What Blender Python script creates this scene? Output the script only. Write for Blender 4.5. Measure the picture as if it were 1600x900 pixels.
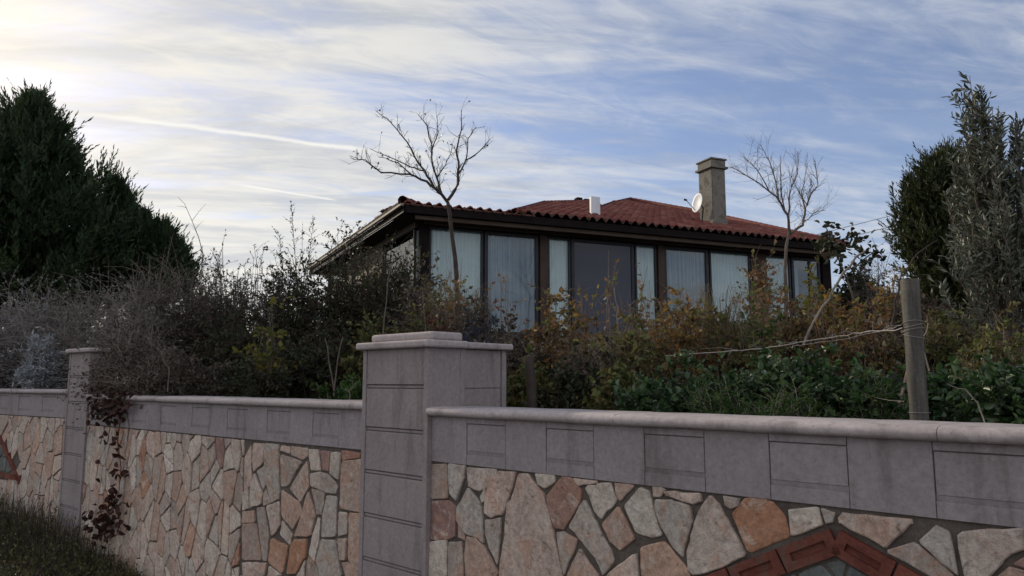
import bpy, bmesh, math, random
import numpy as np
from mathutils import Vector
R = math.radians
random.seed(5); RNG = np.random.default_rng(11)
for o in list(bpy.data.objects): bpy.data.objects.remove(o)
SC = bpy.context.scene
COL = SC.collection

# ------------------------------------------------------------------ camera
F = 1155.0; PITCH = math.atan(145 / F); CP, SP = math.cos(PITCH), math.sin(PITCH); EYE = 1.6
cam = bpy.data.cameras.new('camera'); cam.sensor_width = 36; cam.lens = 36 * F / 1600
cam.clip_start = .05; cam.clip_end = 6000
co = bpy.data.objects.new('camera', cam); COL.objects.link(co)
co.location = (0, 0, EYE); co.rotation_euler = (R(90) + PITCH, 0, 0); SC.camera = co
SC.render.resolution_x = 1024; SC.render.resolution_y = 576

# ------------------------------------------------------------------ light
SUN_AZ, SUN_EL = -47.0, 21.0       # azimuth from +Y towards +X
sun = bpy.data.lights.new('sun', 'SUN'); sun.energy = 2.0; sun.angle = R(3.0); sun.color = (1, .86, .68)
so = bpy.data.objects.new('sun', sun); COL.objects.link(so)
sd = Vector((math.sin(R(SUN_AZ)) * math.cos(R(SUN_EL)), math.cos(R(SUN_AZ)) * math.cos(R(SUN_EL)), math.sin(R(SUN_EL))))
so.rotation_euler = sd.to_track_quat('Z', 'Y').to_euler()
SC.view_settings.view_transform = 'Standard'; SC.view_settings.look = 'None'
SC.view_settings.gamma = 1; SC.view_settings.exposure = 0.52
SC.view_settings.use_curve_mapping = False

def ray(px, py):
    u = (px - 800) / F; v = (450 - py) / F
    return Vector((u, CP - v * SP, SP + v * CP))
def at(px, py, Y):
    r = ray(px, py); t = Y / r.y
    return Vector((0, 0, EYE)) + r * t

w = bpy.data.worlds.new('World'); SC.world = w; w.use_nodes = True
nt = w.node_tree; nt.nodes.clear()
class N:                                    # tiny node helper
    def __init__(s, nt): s.nt = nt
    def new(s, t, **k):
        n = s.nt.nodes.new(t)
        for a, b in k.items(): setattr(n, a, b)
        return n
    def link(s, a, b): s.nt.links.new(a, b)
    def put(s, sock, v):
        if hasattr(v, 'is_linked') or isinstance(v, bpy.types.NodeSocket): s.nt.links.new(v, sock)
        else: sock.default_value = v
    def math(s, op, a, b=0.0, c=0.0, clamp=False):
        n = s.new('ShaderNodeMath', operation=op); n.use_clamp = clamp
        for i, v in enumerate((a, b, c)):
            if i < len(n.inputs): s.put(n.inputs[i], v)
        return n.outputs[0]
    def mix(s, f, a, b, mode='MIX'):
        n = s.new('ShaderNodeMix', data_type='RGBA', blend_type=mode)
        s.put(n.inputs[0], f); s.put(n.inputs[6], a); s.put(n.inputs[7], b); return n.outputs[2]
    def ramp(s, f, stops):
        n = s.new('ShaderNodeValToRGB'); e = n.color_ramp.elements
        while len(e) < len(stops): e.new(.5)
        for i, (p, c) in enumerate(stops):
            e[i].position = p; e[i].color = (*c, 1) if len(c) == 3 else c
        s.put(n.inputs[0], f); return n.outputs[0]
    def smooth(s, x, a, b):
        n = s.new('ShaderNodeMapRange', interpolation_type='SMOOTHSTEP')
        s.put(n.inputs[0], x); n.inputs[1].default_value = a; n.inputs[2].default_value = b
        n.inputs[3].default_value = 0; n.inputs[4].default_value = 1; return n.outputs[0]
    def noise(s, vec, scale, detail=4, rough=.5, dist=0.0, dim='3D'):
        n = s.new('ShaderNodeTexNoise', noise_dimensions=dim)
        if vec is not None: s.put(n.inputs['Vector'], vec)
        n.inputs['Scale'].default_value = scale; n.inputs['Detail'].default_value = detail
        n.inputs['Roughness'].default_value = rough; n.inputs['Distortion'].default_value = dist
        return n.outputs[0]
g = N(nt)
sky = g.new('ShaderNodeTexSky', sky_type='NISHITA'); sky.sun_disc = False
sky.sun_elevation = R(SUN_EL); sky.sun_rotation = R(SUN_AZ)
sky.air_density = 1.0; sky.dust_density = .6; sky.ozone_density = 2.5
tc = g.new('ShaderNodeTexCoord'); sep = g.new('ShaderNodeSeparateXYZ'); g.link(tc.outputs['Generated'], sep.inputs[0])
X, Y, Z = sep.outputs
ZO = .10
zz = g.math('ADD', g.math('MAXIMUM', Z, 0.0), ZO)
U = g.math('DIVIDE', X, zz); V = g.math('DIVIDE', Y, zz)
def uv(px, py):
    r = ray(px, py).normalized(); return r.x / (r.z + ZO), r.y / (r.z + ZO)
def plane_vec(ang, su, sv, off=0.0):        # coordinates in the plane of the clouds
    a = R(ang); c_, s_ = math.cos(a), math.sin(a)
    x = g.math('ADD', g.math('MULTIPLY', U, c_ * su), g.math('MULTIPLY', V, s_ * su))
    y = g.math('ADD', g.math('MULTIPLY', U, -s_ * sv), g.math('MULTIPLY', V, c_ * sv))
    cb = g.new('ShaderNodeCombineXYZ'); g.put(cb.inputs[0], x); g.put(cb.inputs[1], y); cb.inputs[2].default_value = off
    return cb.outputs[0]
n1 = g.noise(plane_vec(12, .45, 1.0, 3.3), 1.25, 5, .55, .5)         # broad veils
n2 = g.noise(plane_vec(4, .5, 2.1, 7.1), 1.8, 9, .60, .6)           # streaks
n3 = g.noise(plane_vec(22, .9, 2.2, 1.7), 4.2, 9, .62, .7)        # wisps
dens = g.math('ADD', g.math('MULTIPLY', n1, .95), g.math('ADD', g.math('MULTIPLY', n2, 1.0), g.math('MULTIPLY', n3, .56)))
dt = g.math('ADD', g.math('ADD', g.math('MULTIPLY', X, sd.x), g.math('MULTIPLY', Y, sd.y)), g.math('MULTIPLY', Z, sd.z))
near = g.smooth(dt, .52, .97)                                       # towards the veiled sun
low = g.math('SUBTRACT', 1.0, g.smooth(Z, 0.02, .36))
dens = g.math('ADD', dens, g.math('MULTIPLY', near, .31))
dens = g.math('ADD', dens, g.math('MULTIPLY', g.smooth(g.math('MULTIPLY', Y, -1.0), -.15, .5), .45))   # unseen veil added behind the viewer for whiter foreground light
dens = g.math('ADD', dens, g.math('MULTIPLY', low, .16))
cov = g.smooth(dens, 1.08, 1.60)
def trail(pa, pb, wd, amp, seed):
    a = Vector(uv(*pa)); b = Vector(uv(*pb)); d = (b - a); L = d.length; d /= L
    du = g.math('SUBTRACT', U, a.x); dv = g.math('SUBTRACT', V, a.y)
    al = g.math('DIVIDE', g.math('ADD', g.math('MULTIPLY', du, d.x), g.math('MULTIPLY', dv, d.y)), L)
    cr = g.math('SUBTRACT', g.math('MULTIPLY', du, d.y), g.math('MULTIPLY', dv, d.x))
    wob = g.math('MULTIPLY', g.math('SUBTRACT', g.noise(plane_vec(0, 1, 1, seed), 7, 6, .6), .5), wd * 1.8)
    cr = g.math('ABSOLUTE', g.math('ADD', cr, wob))
    m = g.math('SUBTRACT', 1.0, g.smooth(cr, 0, wd))
    m = g.math('MULTIPLY', m, g.math('MULTIPLY', g.smooth(al, 0, .3), g.math('SUBTRACT', 1.0, g.smooth(al, .93, 1.04))))
    return g.math('MULTIPLY', m, amp)
tr = g.math('MAXIMUM', trail((60, 168), (575, 237), .030, .62, 2.2), trail((350, 285), (525, 313), .016, .6, 5.2))
cov2 = g.math('ADD', g.math('ADD', g.math('MULTIPLY', cov, .72), .14), 0.0, clamp=True)
shade = g.smooth(g.math('ADD', g.math('MULTIPLY', g.noise(plane_vec(6, .6, 2.0, 12.4), 1.7, 8, .6, .8), .7), g.math('MULTIPLY', n3, .3)), .38, .62)
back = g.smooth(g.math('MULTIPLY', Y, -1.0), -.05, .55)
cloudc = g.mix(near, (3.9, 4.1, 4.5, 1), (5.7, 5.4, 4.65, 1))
cloudc = g.mix(back, cloudc, (6.3, 6.1, 6.2, 1))  # unseen cloud behind the viewer, brightened to lift the foreground light
cloudc = g.mix(shade, g.mix(1.0, cloudc, (.66, .70, .78, 1), 'MULTIPLY'), cloudc)
base = g.mix(1.0, sky.outputs[0], (.86, .78, .84, 1), 'MULTIPLY')
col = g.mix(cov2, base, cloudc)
# the veiled sun's own aureole in the cloud
aur = g.math('POWER', g.math('MAXIMUM', dt, 0.0), 26.0)
col = g.mix(g.math('MULTIPLY', aur, .45), col, (8.0, 7.3, 6.0, 1))
col = g.mix(tr, col, (6.6, 6.4, 5.9, 1))
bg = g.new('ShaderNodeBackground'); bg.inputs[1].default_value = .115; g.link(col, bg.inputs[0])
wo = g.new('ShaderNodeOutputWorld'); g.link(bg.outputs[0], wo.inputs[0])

# ------------------------------------------------------------------ materials
def mat(name):
    m = bpy.data.materials.new(name); m.use_nodes = True; m.node_tree.nodes.clear()
    h = N(m.node_tree); out = h.new('ShaderNodeOutputMaterial'); b = h.new('ShaderNodeBsdfPrincipled')
    h.link(b.outputs[0], out.inputs[0]); return m, h, b, out
def bump(h, b, height, strength, dist=.01):
    n = h.new('ShaderNodeBump'); n.inputs['Strength'].default_value = strength; n.inputs['Distance'].default_value = dist
    h.put(n.inputs['Height'], height); h.link(n.outputs[0], b.inputs['Normal'])
def simple(name, c1, c2, scale=8, rough=.8, bmp=.3, detail=6, stretch=None, spec=.3, bd=.006, lo=.3, hi=.7, metal=0, fine=None):
    m, h, b, o = mat(name); t = h.new('ShaderNodeTexCoord'); v = t.outputs['Object']
    if stretch:
        mp = h.new('ShaderNodeMapping'); mp.inputs['Scale'].default_value = stretch; h.link(v, mp.inputs[0]); v = mp.outputs[0]
    n = h.noise(v, scale, detail, .62, .3); c = h.ramp(n, [(lo, c1), (hi, c2)])
    if fine:
        n2 = h.noise(t.outputs['Object'], fine, 3, .7); c = h.mix(.55, c, h.ramp(n2, [(.3, (.55,) * 3), (.7, (1.35,) * 3)]), 'MULTIPLY')
    h.link(c, b.inputs['Base Color']); b.inputs['Roughness'].default_value = rough; b.inputs['Metallic'].default_value = metal
    b.inputs['Specular IOR Level'].default_value = spec
    if bmp: bump(h, b, n, bmp, bd)
    return m
def leafmat(name, stops, trans=.3, rough=.55, spec=.3):
    m, h, b, o = mat(name); a = h.new('ShaderNodeAttribute', attribute_name='hue')
    n = len(stops); c = h.ramp(a.outputs['Fac'], [((i + .5) / n, s) for i, s in enumerate(stops)])
    h.link(c, b.inputs['Base Color']); b.inputs['Roughness'].default_value = rough; b.inputs['Specular IOR Level'].default_value = spec
    tr = h.new('ShaderNodeBsdfTranslucent'); h.link(c, tr.inputs[0]); ms = h.new('ShaderNodeMixShader'); ms.inputs[0].default_value = trans
    h.link(b.outputs[0], ms.inputs[1]); h.link(tr.outputs[0], ms.inputs[2]); h.link(ms.outputs[0], o.inputs[0]); return m
def huemat(name, stops, rust=None, scale=9, rough=.85, bmp=.5, bd=.006, fine=60, spec=.25, pale=False):
    """colour picked per piece through the face attribute hue, veined and stained by noise"""
    m, h, b, o = mat(name); a = h.new('ShaderNodeAttribute', attribute_name='hue'); t = h.new('ShaderNodeTexCoord')
    n = len(stops); c = h.ramp(a.outputs['Fac'], [((i + .5) / n, s) for i, s in enumerate(stops)])
    off = h.new('ShaderNodeCombineXYZ'); h.put(off.inputs[0], h.math('MULTIPLY', a.outputs['Fac'], 37.0)); h.put(off.inputs[2], h.math('MULTIPLY', a.outputs['Fac'], 11.0))
    va = h.new('ShaderNodeVectorMath', operation='ADD'); h.link(t.outputs['Object'], va.inputs[0]); h.link(off.outputs[0], va.inputs[1])
    n1_ = h.noise(va.outputs[0], scale, 12, .74, .9); n2_ = h.noise(va.outputs[0], fine, 6, .75)
    if rust:
        c = h.mix(h.math('MULTIPLY', h.smooth(h.math('ADD', n1_, h.math('MULTIPLY', h.math('SINE', h.math('MULTIPLY', a.outputs['Fac'], 91.0)), .07)), .50, .62), rust[3]), c, (*rust[:3], 1))
        if pale:
            n3_ = h.noise(va.outputs[0], scale * 1.3, 8, .65, 1.0)
            c = h.mix(h.math('MULTIPLY', h.smooth(n3_, .54, .64), .45), c, (.70, .65, .58, 1))
            n6_ = h.noise(va.outputs[0], scale * .7, 9, .7, 1.6)
            c = h.mix(h.math('MULTIPLY', h.smooth(n6_, .52, .64), .42), c, (.46, .30, .22, 1))
            mu = h.new('ShaderNodeTexNoise'); mu.inputs['Scale'].default_value = scale * 1.7; mu.inputs['Detail'].default_value = 10; mu.inputs['Roughness'].default_value = .7; h.link(va.outputs[0], mu.inputs['Vector'])
            vein = h.math('SUBTRACT', 1.0, h.smooth(h.math('ABSOLUTE', h.math('SUBTRACT', mu.outputs[0], .5)), .0, .022))
            c = h.mix(h.math('MULTIPLY', vein, .4), c, (.22, .13, .085, 1))
        n4_ = h.noise(va.outputs[0], scale * 2.4, 8, .7, 1.4); c = h.mix(h.math('MULTIPLY', h.smooth(n4_, .57, .66), .6), c, (.15, .095, .07, 1))
    c = h.mix(.9, c, h.ramp(n1_, [(.3, (.58, .54, .50)), (.7, (1.25, 1.22, 1.18))]), 'MULTIPLY')
    c = h.mix(.8, c, h.ramp(n2_, [(.32, (.62,) * 3), (.68, (1.28,) * 3)]), 'MULTIPLY')
    h.link(c, b.inputs['Base Color']); b.inputs['Roughness'].default_value = rough; b.inputs['Specular IOR Level'].default_value = spec
    bump(h, b, h.math('ADD', n1_, h.math('MULTIPLY', n2_, .4)), bmp, bd); return m
M = {}
def concrete(name, c1, c2, stain):
    m, h, b, o = mat(name); t = h.new('ShaderNodeTexCoord'); v = t.outputs['Object']
    n1_ = h.noise(v, 2.3, 8, .65, .4); n2_ = h.noise(v, 45, 6, .75); n3_ = h.noise(v, 170, 2, .6)
    c = h.ramp(n1_, [(.3, c1), (.7, c2)])
    mp = h.new('ShaderNodeMapping'); mp.inputs['Scale'].default_value = (6, 6, .8); h.link(v, mp.inputs[0])
    n4_ = h.noise(mp.outputs[0], 1.6, 6, .6)
    c = h.mix(h.math('MULTIPLY', h.smooth(n4_, .50, .70), .6), c, (*stain, 1))
    n5_ = h.noise(v, 9, 8, .7, .8); c = h.mix(h.math('MULTIPLY', h.smooth(n5_, .56, .72), .4), c, tuple(min(1, q * 1.28) for q in c2) + (1,))
    c = h.mix(.75, c, h.ramp(n2_, [(.3, (.72, .71, .70)), (.7, (1.24, 1.24, 1.25))]), 'MULTIPLY')
    pit = h.smooth(n3_, .66, .74); c = h.mix(h.math('MULTIPLY', pit, .5), c, (.07, .06, .06, 1))
    h.link(c, b.inputs['Base Color']); b.inputs['Roughness'].default_value = .9; b.inputs['Specular IOR Level'].default_value = .2
    bump(h, b, h.math('SUBTRACT', h.math('ADD', n2_, n1_), pit), .55, .004); return m
M['fascia'] = concrete('cast_stone', (.25, .224, .224), (.32, .29, .288), (.16, .138, .13))
M['pillar'] = concrete('pillar_stone', (.25, .217, .212), (.32, .281, .275), (.16, .132, .125))
M['coping'] = concrete('coping_stone', (.34, .295, .285), (.46, .41, .395), (.20, .175, .165))
M['joint'] = simple('joint', (.12, .105, .10), (.17, .15, .145), 20)
M['mortar'] = simple('mortar', (.075, .062, .054), (.14, .12, .10), 14, .95, .8, fine=120)
M['stone'] = huemat('cladding_stone', [(.49, .465, .42), (.66, .60, .52), (.42, .38, .345), (.62, .49, .42), (.54, .51, .465), (.50, .36, .29), (.74, .70, .63), (.50, .27, .165), (.35, .225, .20)], (.36, .19, .115, .55), 6, .85, 1.0, .012, fine=38, pale=True)
M['darkstone'] = huemat('grey_stone', [(.13, .15, .145), (.17, .18, .17), (.11, .12, .12)], None, 8)
M['brick'] = huemat('clay_brick', [(.17, .055, .040), (.21, .072, .048), (.13, .045, .034)], (.10, .07, .055, .8), 10, .8, .4)
M['tile'] = huemat('roof_tile', [(.17, .045, .036), (.23, .066, .048), (.13, .038, .032), (.30, .125, .095), (.17, .055, .042), (.20, .058, .044), (.03, .016, .014)], (.17, .10, .08, .55), 5, .75, .3, fine=30)
M['wood'] = simple('brown_wood', (.035, .022, .016), (.07, .043, .03), 3, .6, .3, stretch=(1, 1, 1), fine=40)
M['beam'] = simple('beam_wood', (.055, .036, .024), (.085, .056, .038), 3, .65, .3, fine=40)
M['darkwood'] = simple('dark_wood', (.010, .008, .008), (.018, .014, .013), 4, .9, .2, spec=.08)
M['frame'] = simple('dark_frame', (.012, .014, .020), (.02, .022, .03), 6, .4, .1)
M['paint'] = simple('gutter_paint', (.20, .17, .14), (.28, .25, .21), 5, .7, .2)
M['white'] = simple('white_metal', (.62, .65, .68), (.74, .76, .78), 6, .5, .1)
M['plaster'] = simple('render', (.10, .095, .09), (.15, .14, .13), 5)
M['interior'] = simple('interior', (.10, .09, .08), (.13, .12, .11), 3)
M['chimney'] = huemat('chimney_render', [(.24, .235, .21), (.24, .235, .21)], (.085, .08, .07, .85), 3.2, .95, 1.0, .02)
M['post'] = simple('weathered_post', (.05, .046, .04), (.14, .13, .11), 3, .9, .8, 8, (14, 14, 1.2), fine=90)
M['wire'] = simple('wire', (.24, .22, .2), (.34, .31, .28), 20, .6, .1)
M['bark'] = simple('bark', (.085, .068, .055), (.17, .14, .12), 12, .95, .8, fine=80)
M['barkdark'] = simple('bark_dark', (.035, .027, .022), (.075, .06, .05), 12, .95, .8)
M['barkpale'] = simple('bark_pale', (.15, .125, .10), (.27, .235, .20), 12, .95, .6)
M['drystem'] = simple('dry_stem', (.18, .15, .125), (.34, .30, .255), 6, .95, .2)
M['canes'] = simple('canes', (.12, .085, .065), (.26, .20, .155), 12, .95, .6)
M['soil'] = simple('soil', (.040, .030, .022), (.085, .065, .045), 3, 1, .8, 10, fine=50, bd=.03)
M['road'] = simple('road', (.055, .052, .05), (.085, .08, .075), 2, .95, .5, 10, fine=120)
M['g_dark'] = leafmat('leaf_dark', [(.020, .030, .016), (.032, .046, .020), (.055, .062, .028), (.075, .058, .032), (.045, .040, .024)])
M['g_green'] = leafmat('leaf_green', [(.022, .050, .018), (.034, .080, .026), (.065, .120, .036), (.10, .15, .075), (.028, .055, .022)], .35, .38, .5)
M['g_fern'] = leafmat('leaf_fern', [(.025, .065, .015), (.045, .095, .02), (.08, .13, .03)], .4)
M['g_autumn'] = leafmat('leaf_autumn', [(.08, .105, .035), (.15, .17, .05), (.19, .10, .045), (.28, .16, .05), (.15, .06, .04), (.075, .06, .032), (.24, .20, .07), (.06, .05, .03), (.34, .30, .15)], .4)
M['g_rust'] = leafmat('leaf_rust', [(.14, .07, .032), (.25, .125, .038), (.34, .22, .055), (.10, .06, .034), (.15, .15, .05), (.30, .27, .08)], .4)
M['g_brown'] = leafmat('leaf_brown', [(.055, .044, .034), (.085, .066, .05), (.12, .095, .07), (.045, .04, .028)], .25)
M['g_olive_br'] = leafmat('leaf_olive_brown', [(.08, .10, .03), (.13, .15, .045), (.19, .18, .06), (.12, .08, .035), (.09, .125, .035)], .35)
M['g_dry'] = leafmat('leaf_dry', [(.17, .155, .145), (.24, .225, .215), (.12, .105, .095), (.18, .16, .14)], .25)
M['g_red'] = leafmat('leaf_red', [(.085, .022, .018), (.13, .035, .025), (.05, .02, .018)], .3)
M['g_creeper'] = leafmat('leaf_creeper', [(.045, .018, .014), (.075, .03, .02), (.03, .02, .014)], .3)
M['g_yellow'] = leafmat('leaf_yellow', [(.14, .15, .03), (.22, .19, .04), (.08, .10, .025)], .4)
M['g_silver'] = leafmat('leaf_silver', [(.30, .34, .37), (.42, .45, .47), (.22, .26, .28)], .2)
M['g_silverdry'] = leafmat('leaf_silver_dry', [(.20, .205, .21), (.28, .285, .29), (.14, .14, .14), (.19, .18, .17)], .25)
M['g_olive'] = leafmat('leaf_oliv', [(.055, .070, .045), (.09, .11, .07), (.25, .27, .22), (.07, .085, .055), (.15, .17, .13)], .2, .45, .5)
M['g_pine'] = leafmat('leaf_pine', [(.022, .042, .020), (.038, .066, .028), (.060, .090, .036)], .3)
M['g_cyp'] = leafmat('leaf_cypress', [(.018, .030, .012), (.035, .046, .016), (.065, .070, .022)], .25)
M['g_grass'] = leafmat('leaf_grass', [(.035, .055, .016), (.06, .075, .025), (.10, .09, .045)], .35)
M['g_straw'] = leafmat('leaf_straw', [(.20, .16, .09), (.30, .25, .16), (.13, .10, .055)], .35)
M['g_blue'] = leafmat('leaf_blue', [(.03, .04, .06), (.045, .055, .085), (.02, .028, .04)], .2)
def glassmat():
    m, h, b, o = mat('window_glass'); h.nt.nodes.remove(b)
    t = h.new('ShaderNodeBsdfTransparent'); t.inputs[0].default_value = (.88, .93, .94, 1)
    gl = h.new('ShaderNodeBsdfGlossy'); gl.inputs['Roughness'].default_value = .03; gl.inputs[0].default_value = (.9, .95, 1, 1)
    fr = h.new('ShaderNodeFresnel'); fr.inputs[0].default_value = 1.28
    ms = h.new('ShaderNodeMixShader'); h.link(h.math('ADD', fr.outputs[0], .02, clamp=True), ms.inputs[0])
    h.link(t.outputs[0], ms.inputs[1]); h.link(gl.outputs[0], ms.inputs[2]); h.link(ms.outputs[0], o.inputs[0]); return m
M['glass'] = glassmat()
def glassdark():
    m, h, b, o = mat('dark_glass'); b.inputs['Base Color'].default_value = (.020, .026, .050, 1)
    b.inputs['Roughness'].default_value = .05; b.inputs['Specular IOR Level'].default_value = .35; return m
M['glassdark'] = glassdark()
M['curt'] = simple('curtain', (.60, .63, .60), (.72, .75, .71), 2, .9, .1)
M['curtd'] = simple('curtain_grey_blue', (.25, .29, .33), (.33, .37, .42), 2, .9, .1)  # darker grey-blue cloth

# ------------------------------------------------------------------ object helpers
def tag(o, label=None, cat=None, group=None, kind=None):
    for k, v in (('label', label), ('category', cat), ('group', group), ('kind', kind)):
        if v: o[k] = v
    return o
def thing(name, loc, label, cat, group=None):
    o = bpy.data.objects.new(name, None); COL.objects.link(o); o.location = loc; o.empty_display_size = .1
    return tag(o, label, cat, group)
def put(name, me, m, parent=None, base=None):
    """mesh data in world coordinates -> object; child of a thing keeps its place"""
    org = Vector((0, 0, 0))
    if parent is not None:
        p = parent
        while p is not None: org += p.location; p = p.parent
    elif base is not None: org = Vector(base)
    if org.length: me.transform(__import__('mathutils').Matrix.Translation(-org))
    o = bpy.data.objects.new(name, me); COL.objects.link(o)
    if m is not None: me.materials.append(m)
    if parent is not None: o.parent = parent
    elif base is not None: o.location = base
    return o
def npmesh(name, v, f, hue=None, smooth=False):
    v = np.asarray(v, dtype=np.float32).reshape(-1, 3); f = np.asarray(f, dtype=np.int32); k = f.shape[1]
    me = bpy.data.meshes.new(name); me.vertices.add(len(v)); me.vertices.foreach_set('co', v.ravel())
    me.loops.add(f.size); me.loops.foreach_set('vertex_index', f.ravel())
    me.polygons.add(len(f)); me.polygons.foreach_set('loop_start', np.arange(0, f.size, k, dtype=np.int32))
    me.polygons.foreach_set('loop_total', np.full(len(f), k, dtype=np.int32))
    if smooth: me.polygons.foreach_set('use_smooth', np.ones(len(f), dtype=bool))
    me.update(calc_edges=True); me.validate()
    if hue is not None:
        a = me.attributes.new('hue', 'FLOAT', 'FACE'); a.data.foreach_set('value', np.asarray(hue, dtype=np.float32))
    return me
class BM:
    """boxes and prisms in a frame (o, ux, uy, uz), collected in one bmesh"""
    def __init__(s, o=(0, 0, 0), ux=(1, 0, 0), uy=(0, 1, 0), uz=(0, 0, 1)):
        s.bm = bmesh.new(); s.o = Vector(o); s.x = Vector(ux); s.y = Vector(uy); s.z = Vector(uz)
        s.hue = s.bm.faces.layers.float.new('hue')
    def P(s, a, b, c): return s.o + s.x * a + s.y * b + s.z * c
    def box(s, a0, a1, b0, b1, c0, c1, bev=0, seg=1, hue=.5):
        vs = [s.bm.verts.new(s.P(a, b, c)) for a in (a0, a1) for b in (b0, b1) for c in (c0, c1)]
        idx = [(0, 1, 3, 2), (4, 6, 7, 5), (0, 4, 5, 1), (2, 3, 7, 6), (0, 2, 6, 4), (1, 5, 7, 3)]
        fs = [s.bm.faces.new([vs[i] for i in q]) for q in idx]
        if bev:
            ed = list({e for f_ in fs for e in f_.edges})
            r = bmesh.ops.bevel(s.bm, geom=ed, offset=bev, segments=seg, profile=.5, affect='EDGES')
            fs = list({f_ for f_ in r['faces']} | {f_ for f_ in fs if f_.is_valid})
        for f_ in fs:
            if f_.is_valid: f_[s.hue] = hue
    def hexa(s, P8, hue=.5):
        vs = [s.bm.verts.new(p) for p in P8]
        for q in [(0, 1, 3, 2), (4, 6, 7, 5), (0, 4, 5, 1), (2, 3, 7, 6), (0, 2, 6, 4), (1, 5, 7, 3)]:
            f_ = s.bm.faces.new([vs[i] for i in q]); f_[s.hue] = hue
    def prof(s, pts, a0, a1, n=1, wob=0):
        """closed profile in (b, c) swept along a, n spans"""
        rings = []
        for i in range(n + 1):
            a = a0 + (a1 - a0) * i / n
            rings.append([s.bm.verts.new(s.P(a, b + random.uniform(-wob, wob), c + random.uniform(-wob, wob))) for b, c in pts])
        k = len(pts)
        for r0, r1 in zip(rings, rings[1:]):
            for i in range(k):
                s.bm.faces.new((r0[i], r0[(i + 1) % k], r1[(i + 1) % k], r1[i])).smooth = wob > 0
        s.bm.faces.new([s.bm.verts.new(v.co) for v in rings[0][::-1]]); s.bm.faces.new([s.bm.verts.new(v.co) for v in rings[-1]])
    def done(s, name, m, parent=None, base=None):
        bmesh.ops.recalc_face_normals(s.bm, faces=s.bm.faces[:])
        me = bpy.data.meshes.new(name); s.bm.to_mesh(me); s.bm.free(); return put(name, me, m, parent, base)

# tubes: a batch of polylines with the same number of points
def tubes(P, rad, k=5):
    P = np.asarray(P, float); n, K, _ = P.shape; rad = np.broadcast_to(np.asarray(rad, float), (n, K))
    T = np.gradient(P, axis=1); T /= np.linalg.norm(T, axis=2, keepdims=True) + 1e-9
    ref = np.where(np.abs(T[..., 2:3]) > .9, np.array([1., 0, 0]), np.array([0, 0, 1.]))
    A = np.cross(T, ref); A /= np.linalg.norm(A, axis=2, keepdims=True) + 1e-9; B = np.cross(T, A)
    an = np.arange(k) * 2 * np.pi / k
    V_ = P[:, :, None] + rad[:, :, None, None] * (A[:, :, None] * np.cos(an)[:, None] + B[:, :, None] * np.sin(an)[:, None])
    idx = np.arange(n * K * k).reshape(n, K, k); a = idx[:, :-1]; b = idx[:, 1:]
    f = np.stack([a, np.roll(a, -1, 2), np.roll(b, -1, 2), b], -1).reshape(-1, 4)
    return V_.reshape(-1, 3), f
class TB:
    def __init__(s): s.v = []; s.f = []; s.n = 0
    def add(s, P, rad, k=5):
        v, f = tubes(P, rad, k); s.v.append(v); s.f.append(f + s.n); s.n += len(v)
    def line(s, pts, r0, r1, k=6):
        s.add(np.array([[tuple(p) for p in pts]]), np.linspace(r0, r1, len(pts))[None], k)
    def done(s, name, m, parent=None, base=None):
        return put(name, npmesh(name, np.concatenate(s.v), np.concatenate(s.f), smooth=True), m, parent, base)
def unit(a): return a / (np.linalg.norm(a, axis=-1, keepdims=True) + 1e-9)
def leaves(pos, d, ln, wd, up=.5, six=False, fold=.25, hue=None):
    n = len(pos); d = unit(d); nr = unit(RNG.normal(size=(n, 3)) + np.array([0, 0, up * 2]))
    s_ = unit(np.cross(d, nr)); nr = np.cross(s_, d)
    ln = np.broadcast_to(ln, n)[:, None]; wd = np.broadcast_to(wd, n)[:, None]
    if six:
        pts = [pos, pos + d * ln * .28 + s_ * wd * .46 + nr * wd * fold, pos + d * ln * .68 + s_ * wd * .36 + nr * wd * fold, pos + d * ln - nr * ln * .08,
               pos + d * ln * .68 - s_ * wd * .36 + nr * wd * fold, pos + d * ln * .28 - s_ * wd * .46 + nr * wd * fold]
        v = np.stack(pts, 1).reshape(-1, 3); b = np.arange(n)[:, None] * 6
        f = np.concatenate([b + np.array([0, 1, 2, 3]), b + np.array([0, 3, 4, 5])]); 
    else:
        pts = [pos, pos + d * ln * .45 + s_ * wd * .5 + nr * wd * fold, pos + d * ln, pos + d * ln * .45 - s_ * wd * .5 + nr * wd * fold]
        v = np.stack(pts, 1).reshape(-1, 3); b = np.arange(n)[:, None] * 4
        f = b + np.array([0, 1, 2, 3])
    h = RNG.random(n) if hue is None else hue
    return v, f, (np.concatenate([h, h]) if six else h)
def leafobj(name, pos, d, ln, wd, m, parent, up=.5, six=False, hue=None, base=None):
    v, f, h = leaves(np.asarray(pos), np.asarray(d), ln, wd, up, six, hue=hue)
    return put(name, npmesh(name, v, f, h), m, parent, base)

# ------------------------------------------------------------------ the wall's geometry
UZ = Vector((0, 0, 1))
class WallLine:
    def __init__(s, y0, ang):
        a = R(ang); s.o = Vector((0, y0, 0)); s.u = Vector((math.cos(a), math.sin(a), 0)); s.n = Vector((-s.u.y, s.u.x, 0))  # n: away from the viewer
    def hit(s, px, py, d=0.0):
        r = ray(px, py); t = ((s.o + s.n * d).dot(s.n)) / (r.x * s.n.x + r.y * s.n.y)
        P = Vector((0, 0, EYE)) + r * t
        return (P - s.o).dot(s.u), P.z
WR = WallLine(3.631, -43.5); WM = WallLine(3.787, -40.1); WL = None
ZR, ZM, ZL = 1.459, 1.471, 1.512
GAP = .283; CT = .045
DP = -.045                                        # pillars stand proud of the wall
pr = WR.hit(668, 620, DP)[0]; pl = WR.hit(566, 620, DP)[0]
lr = WM.hit(131, 700, -.03)[0]; ll = WM.hit(98, 700, -.03)[0]
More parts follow.
